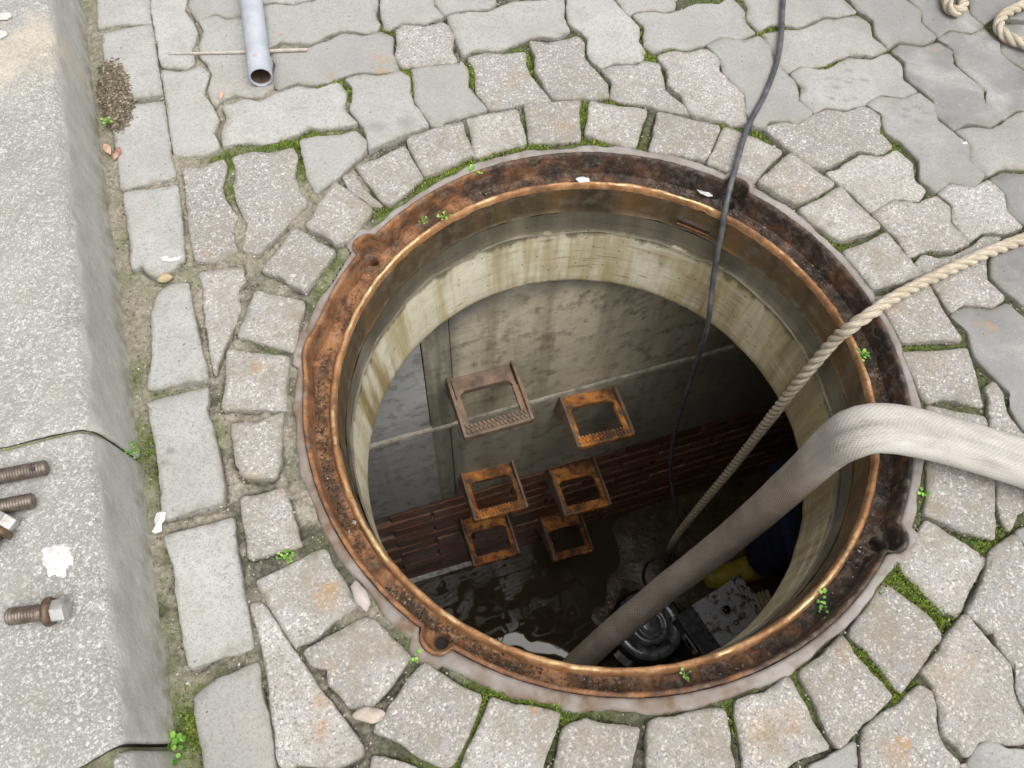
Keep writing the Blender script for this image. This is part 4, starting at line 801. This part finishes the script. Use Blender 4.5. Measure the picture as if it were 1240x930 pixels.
def rope(name, pts, R, lay, mat):
    path = spline(pts, .0035); F = frames(path); L = 0; cs = []
    for i, p in enumerate(path):
        if i: L += (p - path[i-1]).length
        cs.append(2 * math.pi * L / lay)
    V, Fc, UV = [], [], []
    for s in range(3):
        cl = [p + (F[i][1] * math.cos(cs[i] + s*2.0944) + F[i][2] * math.sin(cs[i] + s*2.0944)) * R * .50 for i, p in enumerate(path)]
        v, f, m_ = tube_arr(cl, lambda i: [(u * .92, w) for u, w in circ(R * .54 * (1 + .04 * mn.noise((i * .3, s, 1))), 10)])
        b0 = len(V); V += v; Fc += [tuple(b0 + q for q in ff) for ff in f]
        UV.append((cl, m_, len(f)))
    o = mesh(name, V, Fc, mat, None, True); uv = o.data.uv_layers.new(name='UVMap'); fi = 0
    for cl, m_, nf in UV:
        for k in range(nf):
            p = o.data.polygons[fi]
            if k < nf - 2:
                i, kk = divmod(k, m_); t = i * .0035
                for li, (ii, k2) in zip(p.loop_indices, ((i, kk), (i, kk+1), (i+1, kk+1), (i+1, kk))): uv.data[li].uv = (k2 / m_ + ii * .012, ii * .0035)
            fi += 1
    return o
RP = [Vector(p) for p in PT['ROPE']]
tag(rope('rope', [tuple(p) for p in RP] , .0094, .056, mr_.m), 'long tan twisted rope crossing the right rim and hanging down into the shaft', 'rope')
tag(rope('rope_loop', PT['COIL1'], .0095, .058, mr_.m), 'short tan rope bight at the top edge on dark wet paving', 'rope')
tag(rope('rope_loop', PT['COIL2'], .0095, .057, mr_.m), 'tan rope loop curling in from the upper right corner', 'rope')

# ---------------------------------------------------------------- cable and pipe
def tube(name, pts, r, mat, parent=None, n=12, step=.008):
    path = spline(pts, step); V, F, m_ = tube_arr(path, lambda i: circ(r, n)); return mesh(name, V, F, mat, parent, True)
MCAB = mat_plain('grey_cable_sheath', (.05, .052, .06), .5, c2=(.11, .11, .115), sc=40, bst=.1)
tag(tube('cable', PT['CABLE'], .0046, MCAB), 'thin dark grey cable running over the far rim and down into the manhole', 'cable')
MBLK = mat_plain('black_rubber', (.012, .012, .012), .45, c2=(.03, .03, .03))
def pipe():
    a, b = Vector(PT['PIPE'][0]), Vector(PT['PIPE'][2]); d = (b - a).normalized(); L = (b - a).length; R = .0185
    m = M('grey_plastic_pipe', .5, .0, .5); c = m.ramp(m.noise(20, 4), [(.3, (.30, .32, .365)), (.7, (.44, .46, .50))]); c = m.mix(m.ramp(m.noise(45, 3), [(.63, .0), (.72, .8)]), c, (.40, .24, .16)); c = m.mix(m.ramp(m.noise(200, 3), [(.6, 0.), (.75, .4)]), c, (.25, .26, .28)); m.col(c); m.bump(m.noise(120, 3), .2, .001)
    mt = d.to_track_quat('Z', 'Y').to_matrix().to_4x4(); mt.translation = a + Vector((0, 0, .0))
    root = empty('pipe', a); tag(root, 'grey plastic pipe with an open end, lying on the paving at the top', 'pipe')
    bm = bmesh.new(); n = 40
    rings = []
    for r, z in ((R, 0), (R, L * .5), (R, L - .0012), (R - .0006, L), (R - .0024, L), (R - .003, L - .0012), (R - .003, L * .5), (R - .003, 0)):
        rings.append([bm.verts.new((r * math.cos(2*math.pi*k/n), r * math.sin(2*math.pi*k/n), z)) for k in range(n)])
    for p, q in zip(rings, rings[1:]):
        for k in range(n): bm.faces.new((p[k], p[(k+1) % n], q[(k+1) % n], q[k]))
    o = bmobj('tube', bm, m.m, root, True); o.matrix_local = Matrix.Translation(-a) @ mt
    bm = bmesh.new(); lathe_bm(bm, [(R - .0032, L * .2), (R - .0032, L - .004)], 32); bmesh.ops.delete(bm, geom=[f for f in bm.faces if len(f.verts) > 4 and f.calc_center_median().z > L * .5], context='FACES_ONLY')
    bmobj('shaded_inside', bm, mat_plain('rusty_shaded_inside', (.07, .055, .045), .8, c2=(.16, .09, .05), sc=60), o)  # rusty inside, darkened further to paint the shade within the tube
    return root
pipe()
def stick():
    p = [Vector(q) for q in PT['STICK']]; bm = bmesh.new(); d = (p[2] - p[0]).normalized(); s = d.cross(Vector((0, 0, 1))); rings = []
    for t, w, h in ((0, .0006, .001), (.15, .0014, .0018), (.5, .0024, .0024), (.85, .0029, .0024), (1, .0024, .002)):
        c = p[0].lerp(p[2], t) + s * .0015 * math.sin(t * 5); rings.append([bm.verts.new(c + s * a * w + Vector((0, 0, z * h))) for a, z in ((-1, -.2), (1, -.2), (.8, .8), (-.7, .9))])
    for a, b in zip(rings, rings[1:]):
        for k in range(4): bm.faces.new((a[k], a[(k+1) % 4], b[(k+1) % 4], b[k]))
    bm.faces.new(rings[0]); bm.faces.new(rings[-1])
    tag(bmobj('wood_splinter', bm, mat_plain('pale_bare_wood', (.50, .45, .39), .8, c2=(.36, .31, .26), sc=90), None), 'thin pale wood splinter lying under the grey pipe', 'wood splinter')
stick()

# ---------------------------------------------------------------- bolts on the kerb
MTHR = mat_plain('rusty_thread', (.12, .09, .07), .45, .5, c2=(.22, .185, .155), sc=90, bs=200, bst=.3)
MZINC = mat_plain('zinc_bolt_head', (.52, .51, .50), .45, .5, c2=(.30, .28, .25), sc=80)
MBRASS = mat_plain('stained_collar', (.17, .11, .065), .5, .4, c2=(.08, .055, .04), sc=90)
def bolt(label, tip, head, r, show='both', hole=False):
    tip, head = Vector(tip), Vector(head); d = (head - tip); L = d.length; d.normalize()
    q = d.to_track_quat('Z', 'X'); root = empty('bolt', tip); root.rotation_mode = 'QUATERNION'; root.rotation_quaternion = q; tag(root, label, 'bolt', 'bolts laid on the kerb')
    hl = r * 1.45; fl = r * .9; sl_ = L - hl - fl; bm = bmesh.new(); prof = [(r * .55, 0), (r * .86, .0006)]; z = .001; pitch = r * .34
    while z < sl_ * .82: prof += [(r * .80, z), (r, z + pitch * .42), (r * .99, z + pitch * .58)]; z += pitch
    prof += [(r * .93, z), (r * .93, sl_ + .0005)]
    lathe_bm(bm, prof, 24); shank = bmobj('threaded_shank', bm, MTHR, root, True)
    if hole:
        bm = bmesh.new(); lathe_bm(bm, [(r * .32, -.002), (r * .32, r * .09), (0.0, r * .09)], 14); o = bmobj('pin_hole_shade', bm, MBLK, shank); up = q.inverted() @ Vector((0, -.35, 1)).normalized(); up.z = 0; up.normalize()  # pin hole is a solid black cap, its darkness painted on
        o.rotation_mode = 'QUATERNION'; o.rotation_quaternion = up.to_track_quat('Z', 'Y'); o.location = up * r * .93 + Vector((0, 0, L * .15))
    bm = bmesh.new(); lathe_bm(bm, [(r * .95, sl_), (r * 1.62, sl_ + fl * .1), (r * 1.7, sl_ + fl * .45), (r * 1.45, sl_ + fl), (r, sl_ + fl)], 28); bmobj('collar', bm, MBRASS, root, True)
    bm = bmesh.new(); prism(bm, [(r * 1.36 * math.cos(math.radians(60*k + 12)), r * 1.36 * math.sin(math.radians(60*k + 12))) for k in range(6)], sl_ + fl - .0002, L); bmobj('hex_head', bm, MZINC, root, bevel=r * .1)
    return root
def up(p, z): return (p[0], p[1], z)
a, b = [Vector(p) for p in PT['BOLTA']]; d = (a - b).normalized(); bolt('rusty threaded bolt with a pin hole near its tip, uppermost on the kerb', b, b + d * .08, .0086, hole=True)
a, b = [Vector(p) for p in PT['BOLTB']]; d = (a - b).normalized(); bolt('rusty threaded bolt end just below the pin hole bolt on the kerb', b, b + d * .08, .0086)
a, b = [Vector(p) for p in PT['BOLTD']]; bolt('complete bolt with silver hex head and brown collar, lowest on the kerb', a, b + Vector((0, 0, .001)), .0088)
a, b = [Vector(p) for p in PT['BOLTC']]; h = Vector((PT['BOLTC'][1][0] - .008, PT['BOLTC'][1][1] + .012, .113)); bolt('bolt with its silver hex head showing at the left picture edge, collar below it', h + Vector((-.028, -.07, 0)), h, .0088)

# ---------------------------------------------------------------- pump, control box, wire
def pump():
    x, y = .365, .075; root = empty('pump', (x, y, -1.955)); tag(root, 'round black submersible pump standing on the silt under the hose', 'pump')
    MP = mat_plain('black_wet_housing', (.014, .014, .017), .25, .2, c2=(.05, .05, .055), sc=30); MP2 = mat_plain('scuffed_steel', (.42, .43, .47), .3, .5, c2=(.10, .10, .115), sc=35)
    bm = bmesh.new(); lathe_bm(bm, [(.095, 0), (.112, .012), (.116, .03), (.116, .15), (.122, .158), (.124, .17), (.119, .18), (.108, .184)], 48); bmobj('housing', bm, MP, root, True)
    bm = bmesh.new(); lathe_bm(bm, [(.112, .182), (.110, .192), (.098, .199), (.080, .199), (.074, .192), (.070, .186)], 48); bmobj('top_flange', bm, MP2, root, True)
    bm = bmesh.new(); lathe_bm(bm, [(.066, .184), (.066, .205), (.058, .212), (.046, .212), (.042, .205), (.034, .205), (.030, .215), (.018, .217)], 40); bmobj('motor_cap', bm, MP2, root, True)
    for k in range(6):
        a = k * math.pi / 3 + .3; bm = bmesh.new(); prism(bm, circ(.009, 6), 0, .009); o = bmobj('cap_bolt', bm, MP2, root, bevel=.001); o.location = (.089 * math.cos(a), .089 * math.sin(a), .198)
    pts = [(.06 * math.cos(t), 0, .205 + .045 * math.sin(t)) for t in np.linspace(0, math.pi, 9)]
    o = tube('handle', pts, .007, MP2, root); o.rotation_euler = (0, 0, math.radians(60)); o.location = (-.02, .06, 0)
    o = tube('outlet', [(-.09, -.02, .09), (-.14, -.05, .09), (-.17, -.08, .1)], .036, MP, root, 24)
    mt = mat_plain('yellow_mark', (.55, .36, .04), .5); bm = bmesh.new(); box(bm, -.018, .018, -.006, .006, 0, .002); o = bmobj('mark_plate', bm, mt, root, bevel=.0006); o.location = (-.062, .064, .199); o.rotation_euler = (0, 0, .8)
pump()
tag(tube('wire_loop', PT['LOOP'] + [(.47, .2, -1.7)], .0045, MBLK), 'thin black wire loop curling beside the pump', 'wire')
def control_box():
    A, B = Vector((.438, .088)), Vector((.616, .210)); ex = (B - A).normalized(); w = (B - A).length; ey = Vector((ex.y, -ex.x)); h = .155; zt = -1.665
    root = empty('control_box', (A.x + ex.x * w / 2 + ey.x * h / 2, A.y + ex.y * w / 2 + ey.y * h / 2, -1.945), (0, 0, math.atan2(ex.y, ex.x))); H = zt + 1.945
    tag(root, 'scuffed grey and black metal box with a knob, down beside the pump', 'metal box')
    MB = mat_plain('black_painted_steel', (.05, .052, .058), .45, .1, c2=(.15, .15, .16), sc=40)
    ML = M('scuffed_blue_grey_paint', .5, .1, .5); c = ML.ramp(ML.noise(30, 4), [(.3, (.58, .59, .63)), (.7, (.74, .75, .77))]); c = ML.mix(ML.ramp(ML.noise(28, 5, .7), [(.54, .0), (.62, .9)]), c, (.17, .085, .05)); ML.col(c); ML.bump(ML.noise(60, 4), .3, .002)
    MWh = mat_plain('chipped_white_paint', (.62, .60, .57), .6, c2=(.07, .06, .06), sc=55, thr=(.5, .56))
    X, Y = w / 2, h / 2
    bm = bmesh.new(); box(bm, -X, X, -Y, Y, 0, H - .012); bmobj('case', bm, MB, root, bevel=.004)
    bm = bmesh.new(); box(bm, -X + .060, X + .003, -Y - .003, Y + .003, H - .012, H); bmobj('lid', bm, ML.m, root, bevel=.002)
    bm = bmesh.new(); box(bm, -X - .002, -X + .059, -Y - .002, Y + .002, H - .012, H - .002); bmobj('dark_cover', bm, MB, root, bevel=.003)
    bm = bmesh.new(); box(bm, X + .004, X + .042, -Y - .004, Y + .006, H - .05, H - .012); bmobj('side_flange', bm, MWh, root, bevel=.003)
    bm = bmesh.new(); box(bm, X + .004, X + .012, -Y - .006, Y + .008, H - .05, H + .010); bmobj('flange_edge', bm, MWh, root, bevel=.002)
    kb = mat_plain('black_knob', (.012, .012, .013), .35); wr = mat_plain('worn_ring', (.6, .56, .5), .5, .4)
    bm = bmesh.new(); lathe_bm(bm, [(.0165, 0), (.0165, .007), (.013, .010)], 24); k = bmobj('knob_ring', bm, wr, root, True); k.location = (.030, .012, H)
    bm = bmesh.new(); lathe_bm(bm, [(.0115, .008), (.0115, .026), (.009, .029)], 24); bmobj('knob', bm, kb, k, True)
    bm = bmesh.new(); lathe_bm(bm, [(.0065, 0), (.0065, .005), (.004, .007)], 12); o = bmobj('screw', bm, wr, root, True); o.location = (-.010, .012, H)
    bm = bmesh.new(); lathe_bm(bm, [(.008, -.001), (.008, .0012), (.005, .0012), (.004, -.001)], 16); o = bmobj('lid_hole', bm, kb, root); o.location = (.038, -.035, H + .0004)
    lb = mat_plain('white_label', (.72, .71, .68), .6, var=.1); bm = bmesh.new(); box(bm, -X - .0045, -X - .0025, -.042, .022, H - .078, H - .030); l = bmobj('label_plate', bm, lb, root)
    bm = bmesh.new(); box(bm, -X - .0058, -X - .0044, -.030, .010, H - .068, H - .040); bmobj('label_panel', bm, MB, l)
    return root
cbx = control_box()
mco = mat_plain('cream_cable', (.76, .71, .50), .55, c2=(.6, .5, .27), sc=30, bst=.1)
def coil():
    c = Vector((.715, .145, -1.655)); ax = Vector((.85, .25, .45)).normalized(); u = ax.cross(Vector((0, 0, 1))).normalized(); w = ax.cross(u); pts = []
    for k in range(0, 4 * 16 + 1):
        t = k / 16 * 2 * math.pi; pts.append(c + ax * (k / 64 * .052 - .026) + (u * math.cos(t) * .030 + w * math.sin(t) * .040))
    tag(tube('cable_coil', pts, .0058, mco, None, 10, .006), 'coiled cream coloured cable at the right end of the metal box', 'cable coil')
coil()

# ---------------------------------------------------------------- litter and weeds
MPAP = mat_plain('white_paper', (.70, .70, .68), .9, c2=(.52, .51, .48), sc=90)
def scrap(name, loc, pts, label, cat, mat, h=.004, rot=0.0, seed=1):
    n = len(pts); bm = bmesh.new(); c, s = math.cos(rot), math.sin(rot); r = random.Random(seed); top = []; bot = []
    for x, y in pts:
        q = (x * c - y * s, x * s + y * c); z = h * r.uniform(.3, 1.2); top.append(bm.verts.new((*q, z + .0006))); bot.append(bm.verts.new((*q, z)))
    cz = bm.verts.new((0, 0, h * 1.1 + .0006)); cb = bm.verts.new((0, 0, h * 1.1))
    for i in range(n):
        j = (i + 1) % n; bm.faces.new((top[i], top[j], cz)); bm.faces.new((bot[j], bot[i], cb)); bm.faces.new((top[j], top[i], bot[i], bot[j]))
    o = bmobj(name, bm, mat); o.location = loc; tag(o, label, cat); return o
scrap('paper_scrap', PT['PAPER_1'], [(-.014,.002),(-.006,.005),(-.004,-.001),(.004,.0),(.014,.006),(.013,.0),(.002,-.005),(-.010,-.004)], 'torn white paper scrap on the gutter stones near the tan pebble', 'paper scrap', MPAP, .003)
scrap('paper_scrap', PT['PAPER_2'], [(-.006,.012),(.001,.0135),(.006,.0125),(.0062,.004),(.0042,-.001),(.0066,-.010),(.0,-.0135),(-.0045,-.012),(-.003,-.004),(-.0065,.003)], 'upright white paper scrap in the joint beside the kerb', 'paper scrap', MPAP, .004)
scrap('paper_scrap', PT['PAPER_3'], [(-.013,.007),(-.005,.006),(.003,.001),(.012,.003),(.012,-.004),(.004,-.007),(-.009,-.003)], 'crumpled whitish scrap on the frame ledge beside the cable', 'paper scrap', mat_plain('dirty_paper', (.62, .62, .60), .8, c2=(.4, .4, .38)), .006, seed=4)
scrap('paint_chip', PT['CHIP2'], [(-.004,.001),(.004,.003),(.005,-.002),(-.003,-.003)], 'tiny white chip in a joint of the wet pavers', 'chip', MPAP, .002)
MLEAF = mat_plain('dead_leaf', (.30, .13, .08), .7, c2=(.42, .26, .19), sc=80); MLEAF2 = mat_plain('pink_dead_leaf', (.58, .36, .26), .7, c2=(.45, .28, .2), sc=80)
leafs = [(-.013,0),(-.009,.003),(-.004,.0052),(0,.0048),(.006,.005),(.013,.001),(.008,-.003),(0,-.0055),(-.006,-.003)]
scrap('dead_leaf', PT['LEAF_1'], leafs, 'red brown dead leaf below the dirt heap by the kerb', 'leaf', MLEAF, .004, 1.5)
scrap('dead_leaf', PT['LEAF3'], leafs, 'small pinkish dead leaf tight against the kerb foot', 'leaf', MLEAF2, .004, 2.2)
scrap('dead_leaf', PT['LEAF_2'], [(x * .75, y * .7) for x, y in leafs], 'pale brown dead leaf in a joint left of the pipe end', 'leaf', MLEAF2, .004, 1.7)
def pebble(name, loc, r, label, mat, sq=(1, .7, .55), rot=0., seed=0):
    bm = bmesh.new(); bmesh.ops.create_icosphere(bm, subdivisions=3, radius=1)
    for v in bm.verts: v.co = Vector(v.co) * (1 + .22 * mn.noise(v.co * 1.3 + Vector((seed, 0, 0))) + .06 * mn.noise(v.co * 4)); v.co = Vector((v.co.x * sq[0], v.co.y * sq[1], v.co.z * sq[2])) * r
    o = bmobj(name, bm, mat, None, True); o.location = (loc[0], loc[1], r * sq[2] * .45); o.rotation_euler = (0, 0, rot); tag(o, label, 'stone')
pebble('pebble', PT['STONE_1'], .010, 'tan angular pebble between two gutter stones', mat_plain('tan_stone', (.46, .37, .22), .8, c2=(.34, .27, .17)), rot=.4, seed=2)
pebble('pebble', PT['STONE_2'], .0165, 'flat pale pebble in the joint at the lower left', mat_plain('pale_stone', (.50, .46, .40), .8, c2=(.40, .32, .26)), (1, .5, .4), .0, 5)
pebble('mortar_chip', PT['CHIP'], .0185, 'pale broken chip of mortar leaning on the frame at the lower left', mat_plain('mortar_chip_face', (.47, .41, .38), .85, c2=(.38, .33, .3)), (1, .42, .35), -.95, 8)
MSPL = mat_plain('dried_white_splash', (.68, .67, .65), .9, c2=(.40, .39, .37), sc=200, thr=(.48, .7))
def splat(name, loc, rx, ry, label, rot=0.0, seed=0, mat=MSPL, h=.0018):
    n = 90; V = []
    for r_, z in ((1, -.0006), (.86, h), (0.3, h * 1.15)):
        for k in range(n):
            a = 2 * math.pi * k / n; q = r_ * (1 + .34 * mn.noise((math.cos(a) * 1.6 + seed, math.sin(a) * 1.6, 0)) + .16 * mn.noise((math.cos(a) * 4 + seed, math.sin(a) * 4, 3)) + .06 * mn.noise((math.cos(a) * 14 + seed, math.sin(a) * 14, 3)))
            x, y = q * rx * math.cos(a), q * ry * math.sin(a); V.append((x * math.cos(rot) - y * math.sin(rot), x * math.sin(rot) + y * math.cos(rot), z))
    F = [(i*n+k, i*n+(k+1) % n, (i+1)*n+(k+1) % n, (i+1)*n+k) for i in range(2) for k in range(n)] + [tuple(2*n + k for k in range(n))]
    o = mesh(name, V, F, mat, None, True); o.location = loc; tag(o, label, 'splash'); return o
p = PT['SPLAT']; splat('white_splash', (p[0], p[1], .1012), .015, .019, 'white dried splash on the kerb top between the bolts', .6, 1)
ML2 = mat_plain('pale_lichen', (.58, .58, .55), .9, c2=(.45, .45, .42), sc=120)
p = PT['SPLAT2']; splat('lichen_spot', (p[0], p[1], .1012), .012, .0085, 'pale lichen spot nearest the top left picture corner', 0, 3, ML2, .001)
p = PT['SPLAT3']; splat('lichen_spot', (p[0], p[1], .1012), .011, .010, 'pale lichen spot on the kerb next to the tan patch', 0, 6, ML2, .001)
p = PT['DROP']; splat('bird_dropping', (p[0], p[1], -.0325), .011, .005, 'white bird dropping on the far lip of the frame', 0, 9, MSPL, .002)
def weed(loc, label, n=14, R=.012, leaf=.006, h=.010, seed=0, tall=False):
    r = random.Random(seed); V, F, T = [], [], []
    for k in range(n):
        a = r.uniform(0, 6.28); q = R * math.sqrt(r.random()); base = Vector((0, 0, 0)); tip = Vector((q * math.cos(a), q * math.sin(a), h * r.uniform(.5, 1)))
        leaf_ = leaf
        if tall: tip = Vector((tall[0] * k / n + r.uniform(-.004, .004), tall[1] * k / n + r.uniform(-.004, .004), .004 + h * r.uniform(.3, 1)))
        d = Vector((math.cos(a), math.sin(a), r.uniform(-.1, .4))).normalized(); s = d.cross(Vector((0, 0, 1))).normalized(); L = leaf * .82 * r.uniform(.7, 1.2); W = L * .42; b0 = len(V); t = r.random()
        V += [tip, tip + d*L*.35 + s*W + Vector((0,0,.0006)), tip + d*L*.75 + s*W*.8 + Vector((0,0,.0006)), tip + d*L, tip + d*L*.75 - s*W*.8, tip + d*L*.35 - s*W]; F.append(tuple(b0 + i for i in range(6)))
        V += [base + s*.0003 if not tall else tip - Vector((0,0,.004)) + s*.0003, base - s*.0003 if not tall else tip - Vector((0,0,.004)) - s*.0003, tip - s*.0003, tip + s*.0003]; F.append(tuple(b0 + 6 + i for i in range(4))); T += [t] * 10
    o = mesh('weed', V, F, MWEED, None); attr(o, 'tint', T); o.location = loc; tag(o, label, 'weed', 'small green weeds'); return o
def L3(k, z=None): p = PT[k]; return (p[0], p[1], (p[2] if z is None else z))
weed(L3('WEED_C', -.008), 'clump of round bright green leaves under the lowest kerb joint', 46, .021, .009, .016, 1)
weed((PT['WEED_C'][0] - .022, PT['WEED_C'][1] + .002, -.005), 'small leaf tuft at the left end of the clump under the kerb joint', 14, .009, .008, .012, 21)
weed(L3('WEED_1', -.006), 'tiny green sprout on the upper left rim of the frame', 16, .008, .006, .006, 2)
weed(L3('WEED_2', -.026), 'pale green sprout on the ledge left of the tiny rim sprout', 12, .008, .005, .006, 3)
weed(L3('WEED_10', -.002), 'faint green sprout on the collar nearest the upper left lug', 8, .006, .004, .005, 13)
weed(L3('WEED_3', -.036), 'small bright weed on the lip between rope and hose', 14, .007, .006, .006, 4)
weed((PT['WEED_4'][0] - .003, PT['WEED_4'][1] - .016, -.036), 'slender upright sprig with pairs of leaves on the lower right ledge', 16, .005, .0058, .006, 5, tall=(.005, .04))
weed(L3('WEED_5', -.036), 'yellow green seedling on the near ledge in front of the metal box', 8, .005, .005, .005, 6)
weed((PT['WEED_6'][0] - .004, PT['WEED_6'][1] - .012, -.002), 'straggling pale weed by the near left lug of the frame', 12, .008, .0055, .006, 7, tall=(.005, .020))
weed(L3('WEED_7', -.004), 'little green rosette in the joint left of the frame', 14, .009, .006, .005, 8)
weed(L3('WEED_8', .004), 'green tuft sprouting from the dirt heap by the kerb', 14, .008, .007, .010, 9)
weed(L3('WEED_9', -.006), 'small green weed in the joint below the hose', 10, .008, .006, .006, 10)
weed(L3('KW1', .093), 'green tuft in the kerb joint above the bolts', 18, .008, .0045, .006, 11)
weed(L3('KW2', .092), 'flat green growth in the kerb joint at the left picture edge', 30, .013, .004, .005, 12)
weed(L3('KW3', .02), 'mossy tuft where the kerb joint meets the paving', 22, .010, .004, .006, 14)
def heap():
    c = np.array(PT['HEAP'][:2]); n = 9000; t = rs.normal(0, 1, (n, 2)); t = t[(t ** 2).sum(1) < 3.2 + 1.5 * rs.rand(n)]; P = c + t[:, :1] * .042 * KD[None] * np.array([1, 1]) + t[:, 1:] * .0135 * KN[None]
    P = P[(P @ KN) > KB + .002]; d = ((P - c) @ KD / .06) ** 2 + ((P - c) @ KN / .022) ** 2; z = .001 + .009 * np.exp(-d) * rs.rand(len(P))
    o = crumbs('dirt_heap', P, z, np.clip(rs.gamma(2., .0007, len(P)), .0006, .0045), mat_tint('heap_soil', [(0, (.07, .056, .04)), (.5, (.15, .122, .085)), (.85, (.24, .205, .15)), (1, (.36, .32, .25))], .95, .1))
    tag(o, 'brown heap of dirt and dry stalks on the gutter stones against the kerb', 'dirt heap', kind='stuff')
heap()

# ---------------------------------------------------------------- the worker standing under the slab
def skin_obj(name, verts, edges, radii, mat, parent=None, sub=2, root=0):
    me = bpy.data.meshes.new(name); me.from_pydata(verts, edges, []); o = link(bpy.data.objects.new(name, me), parent)
    o.modifiers.new('skin', 'SKIN'); L = me.skin_vertices[0].data
    for i, r in enumerate(radii): L[i].radius = r if isinstance(r, tuple) else (r, r); L[i].use_root = (i == root)
    o.modifiers.new('sub', 'SUBSURF').levels = sub; o.modifiers[-1].render_levels = sub
    me.materials.append(mat); me.polygons.foreach_set('use_smooth', [True] * len(me.polygons)); o.modifiers['skin'].use_smooth_shade = True
    return o
def person():
    x, y = .805, .215; root = empty('person', (x, y, -1.945), (0, 0, math.radians(200))); root.scale = (.94, .94, .94); tag(root, 'worker in navy trousers and yellow boots, standing in the chamber behind the hose', 'person')
    sk = mat_plain('skin', (.55, .36, .27), .6, var=.1); nv = mat_plain('navy_work_trousers', (.038, .05, .11), .9, c2=(.022, .03, .07), sc=30, bs=60, bst=.5, bd=.006); jk = mat_plain('navy_jacket', (.018, .023, .05), .9, c2=(.012, .015, .034), sc=30)
    yb = mat_plain('yellow_rubber_boot', (.62, .50, .04), .4, c2=(.36, .27, .04), sc=14); hr = mat_plain('brown_hair', (.06, .035, .02), .7)
    fx = .0  # local +x is forward
    vs = [(0,0,.88),(0,0,1.05),(.05,0,1.25),(.10,0,1.40),(.15,0,1.475),(.19,0,1.56),(.20,0,1.62)]; es = [(0,1),(1,2),(2,3),(3,4),(4,5),(5,6)]; ra = [(.13,.15),(.12,.14),(.13,.165),(.10,.15),.052,.085,.075]
    for s in (-1, 1):
        b = len(vs); vs += [(.01,.10*s,.82),(.05,.11*s,.47),(-.01,.12*s,.10),(.02,.125*s,.045),(.14,.135*s,.03)]; es += [(0,b),(b,b+1),(b+1,b+2),(b+2,b+3),(b+3,b+4)]; ra += [.085,.056,.040,.045,.035]
        b = len(vs); vs += [(.02,.19*s,1.36),(-.10,.22*s,1.10),(-.12,.16*s,.87),(-.12,.14*s,.79)]; es += [(3,b),(b,b+1),(b+1,b+2),(b+2,b+3)]; ra += [.060,.042,.030,(.020,.036)]
        for k, (dy, L) in enumerate(((-.030,.062),(-.010,.075),(.010,.072),(.029,.058))):
            c = len(vs); vs += [(-.118-dy,.135*s,.755),(-.116-dy*1.15,.133*s,.725-.003*k),(-.114-dy*1.15,.125*s,.725-L*.5)]; es += [(b+3,c),(c,c+1),(c+1,c+2)]; ra += [.0095,.0085,.007]
        c = len(vs); vs += [(-.09,.125*s,.785),(-.078,.115*s,.75)]; es += [(b+3,c),(c,c+1)]; ra += [.011,.009]
    body = skin_obj('body', vs, es, ra, sk, root)
    tv = [(0,0,.93)]; te = []; tr_ = [(.155,.185)]
    for s in (-1, 1):
        b = len(tv); tv += [(.01,.105*s,.80),(.05,.112*s,.47),(.02,.118*s,.30),(.0,.12*s,.225)]; te += [(0,b),(b,b+1),(b+1,b+2),(b+2,b+3)]; tr_ += [.115,.090,.090,.092]
    skin_obj('trousers', tv, te, tr_, nv, root)
    jv = [(0,0,.86),(0,0,1.05),(.05,0,1.25),(.10,0,1.42)]; je = [(0,1),(1,2),(2,3)]; jr = [(.165,.19),(.145,.17),(.155,.19),(.09,.12)]
    for s in (-1, 1):
        b = len(jv); jv += [(.02,.20*s,1.36),(-.10,.225*s,1.10),(-.12,.165*s,.90)]; je += [(3,b),(b,b+1),(b+1,b+2)]; jr += [.078,.060,.048]
    skin_obj('jacket', jv, je, jr, jk, root)
    for s in (-1, 1):
        skin_obj('boot', [(-.01,.122*s,.32),(-.01,.122*s,.16),(-.015,.124*s,.07),(.06,.128*s,.05),(.15,.137*s,.042),(.20,.14*s,.038)], [(0,1),(1,2),(2,3),(3,4),(4,5)], [.068,.060,.058,(.048,.048),(.040,.050),(.030,.040)], yb, root)
    # head details: nose, eyes, ears, hair
    bm = bmesh.new(); bmesh.ops.create_uvsphere(bm, u_segments=20, v_segments=14, radius=1)
    for v in bm.verts: v.co = Vector((v.co.x * .098, v.co.y * .088, v.co.z * .075))
    o = bmobj('hair', bm, hr, root, True); o.location = (.175, 0, 1.645)
    for nm, loc, sc in (('nose', (.285, 0, 1.575), (.018, .012, .02)), ('mouth', (.272, 0, 1.535), (.010, .026, .006)), ('ear', (.195, .092, 1.575), (.018, .010, .03)), ('ear', (.195, -.092, 1.575), (.018, .010, .03)), ('eye', (.268, .032, 1.60), (.012, .013, .008)), ('eye', (.268, -.032, 1.60), (.012, .013, .008))):
        bm = bmesh.new(); bmesh.ops.create_uvsphere(bm, u_segments=12, v_segments=8, radius=1)
        for v in bm.verts: v.co = Vector((v.co.x * sc[0], v.co.y * sc[1], v.co.z * sc[2]))
        o = bmobj(nm, bm, hr if nm == 'eye' else sk, root, True); o.location = loc
person()
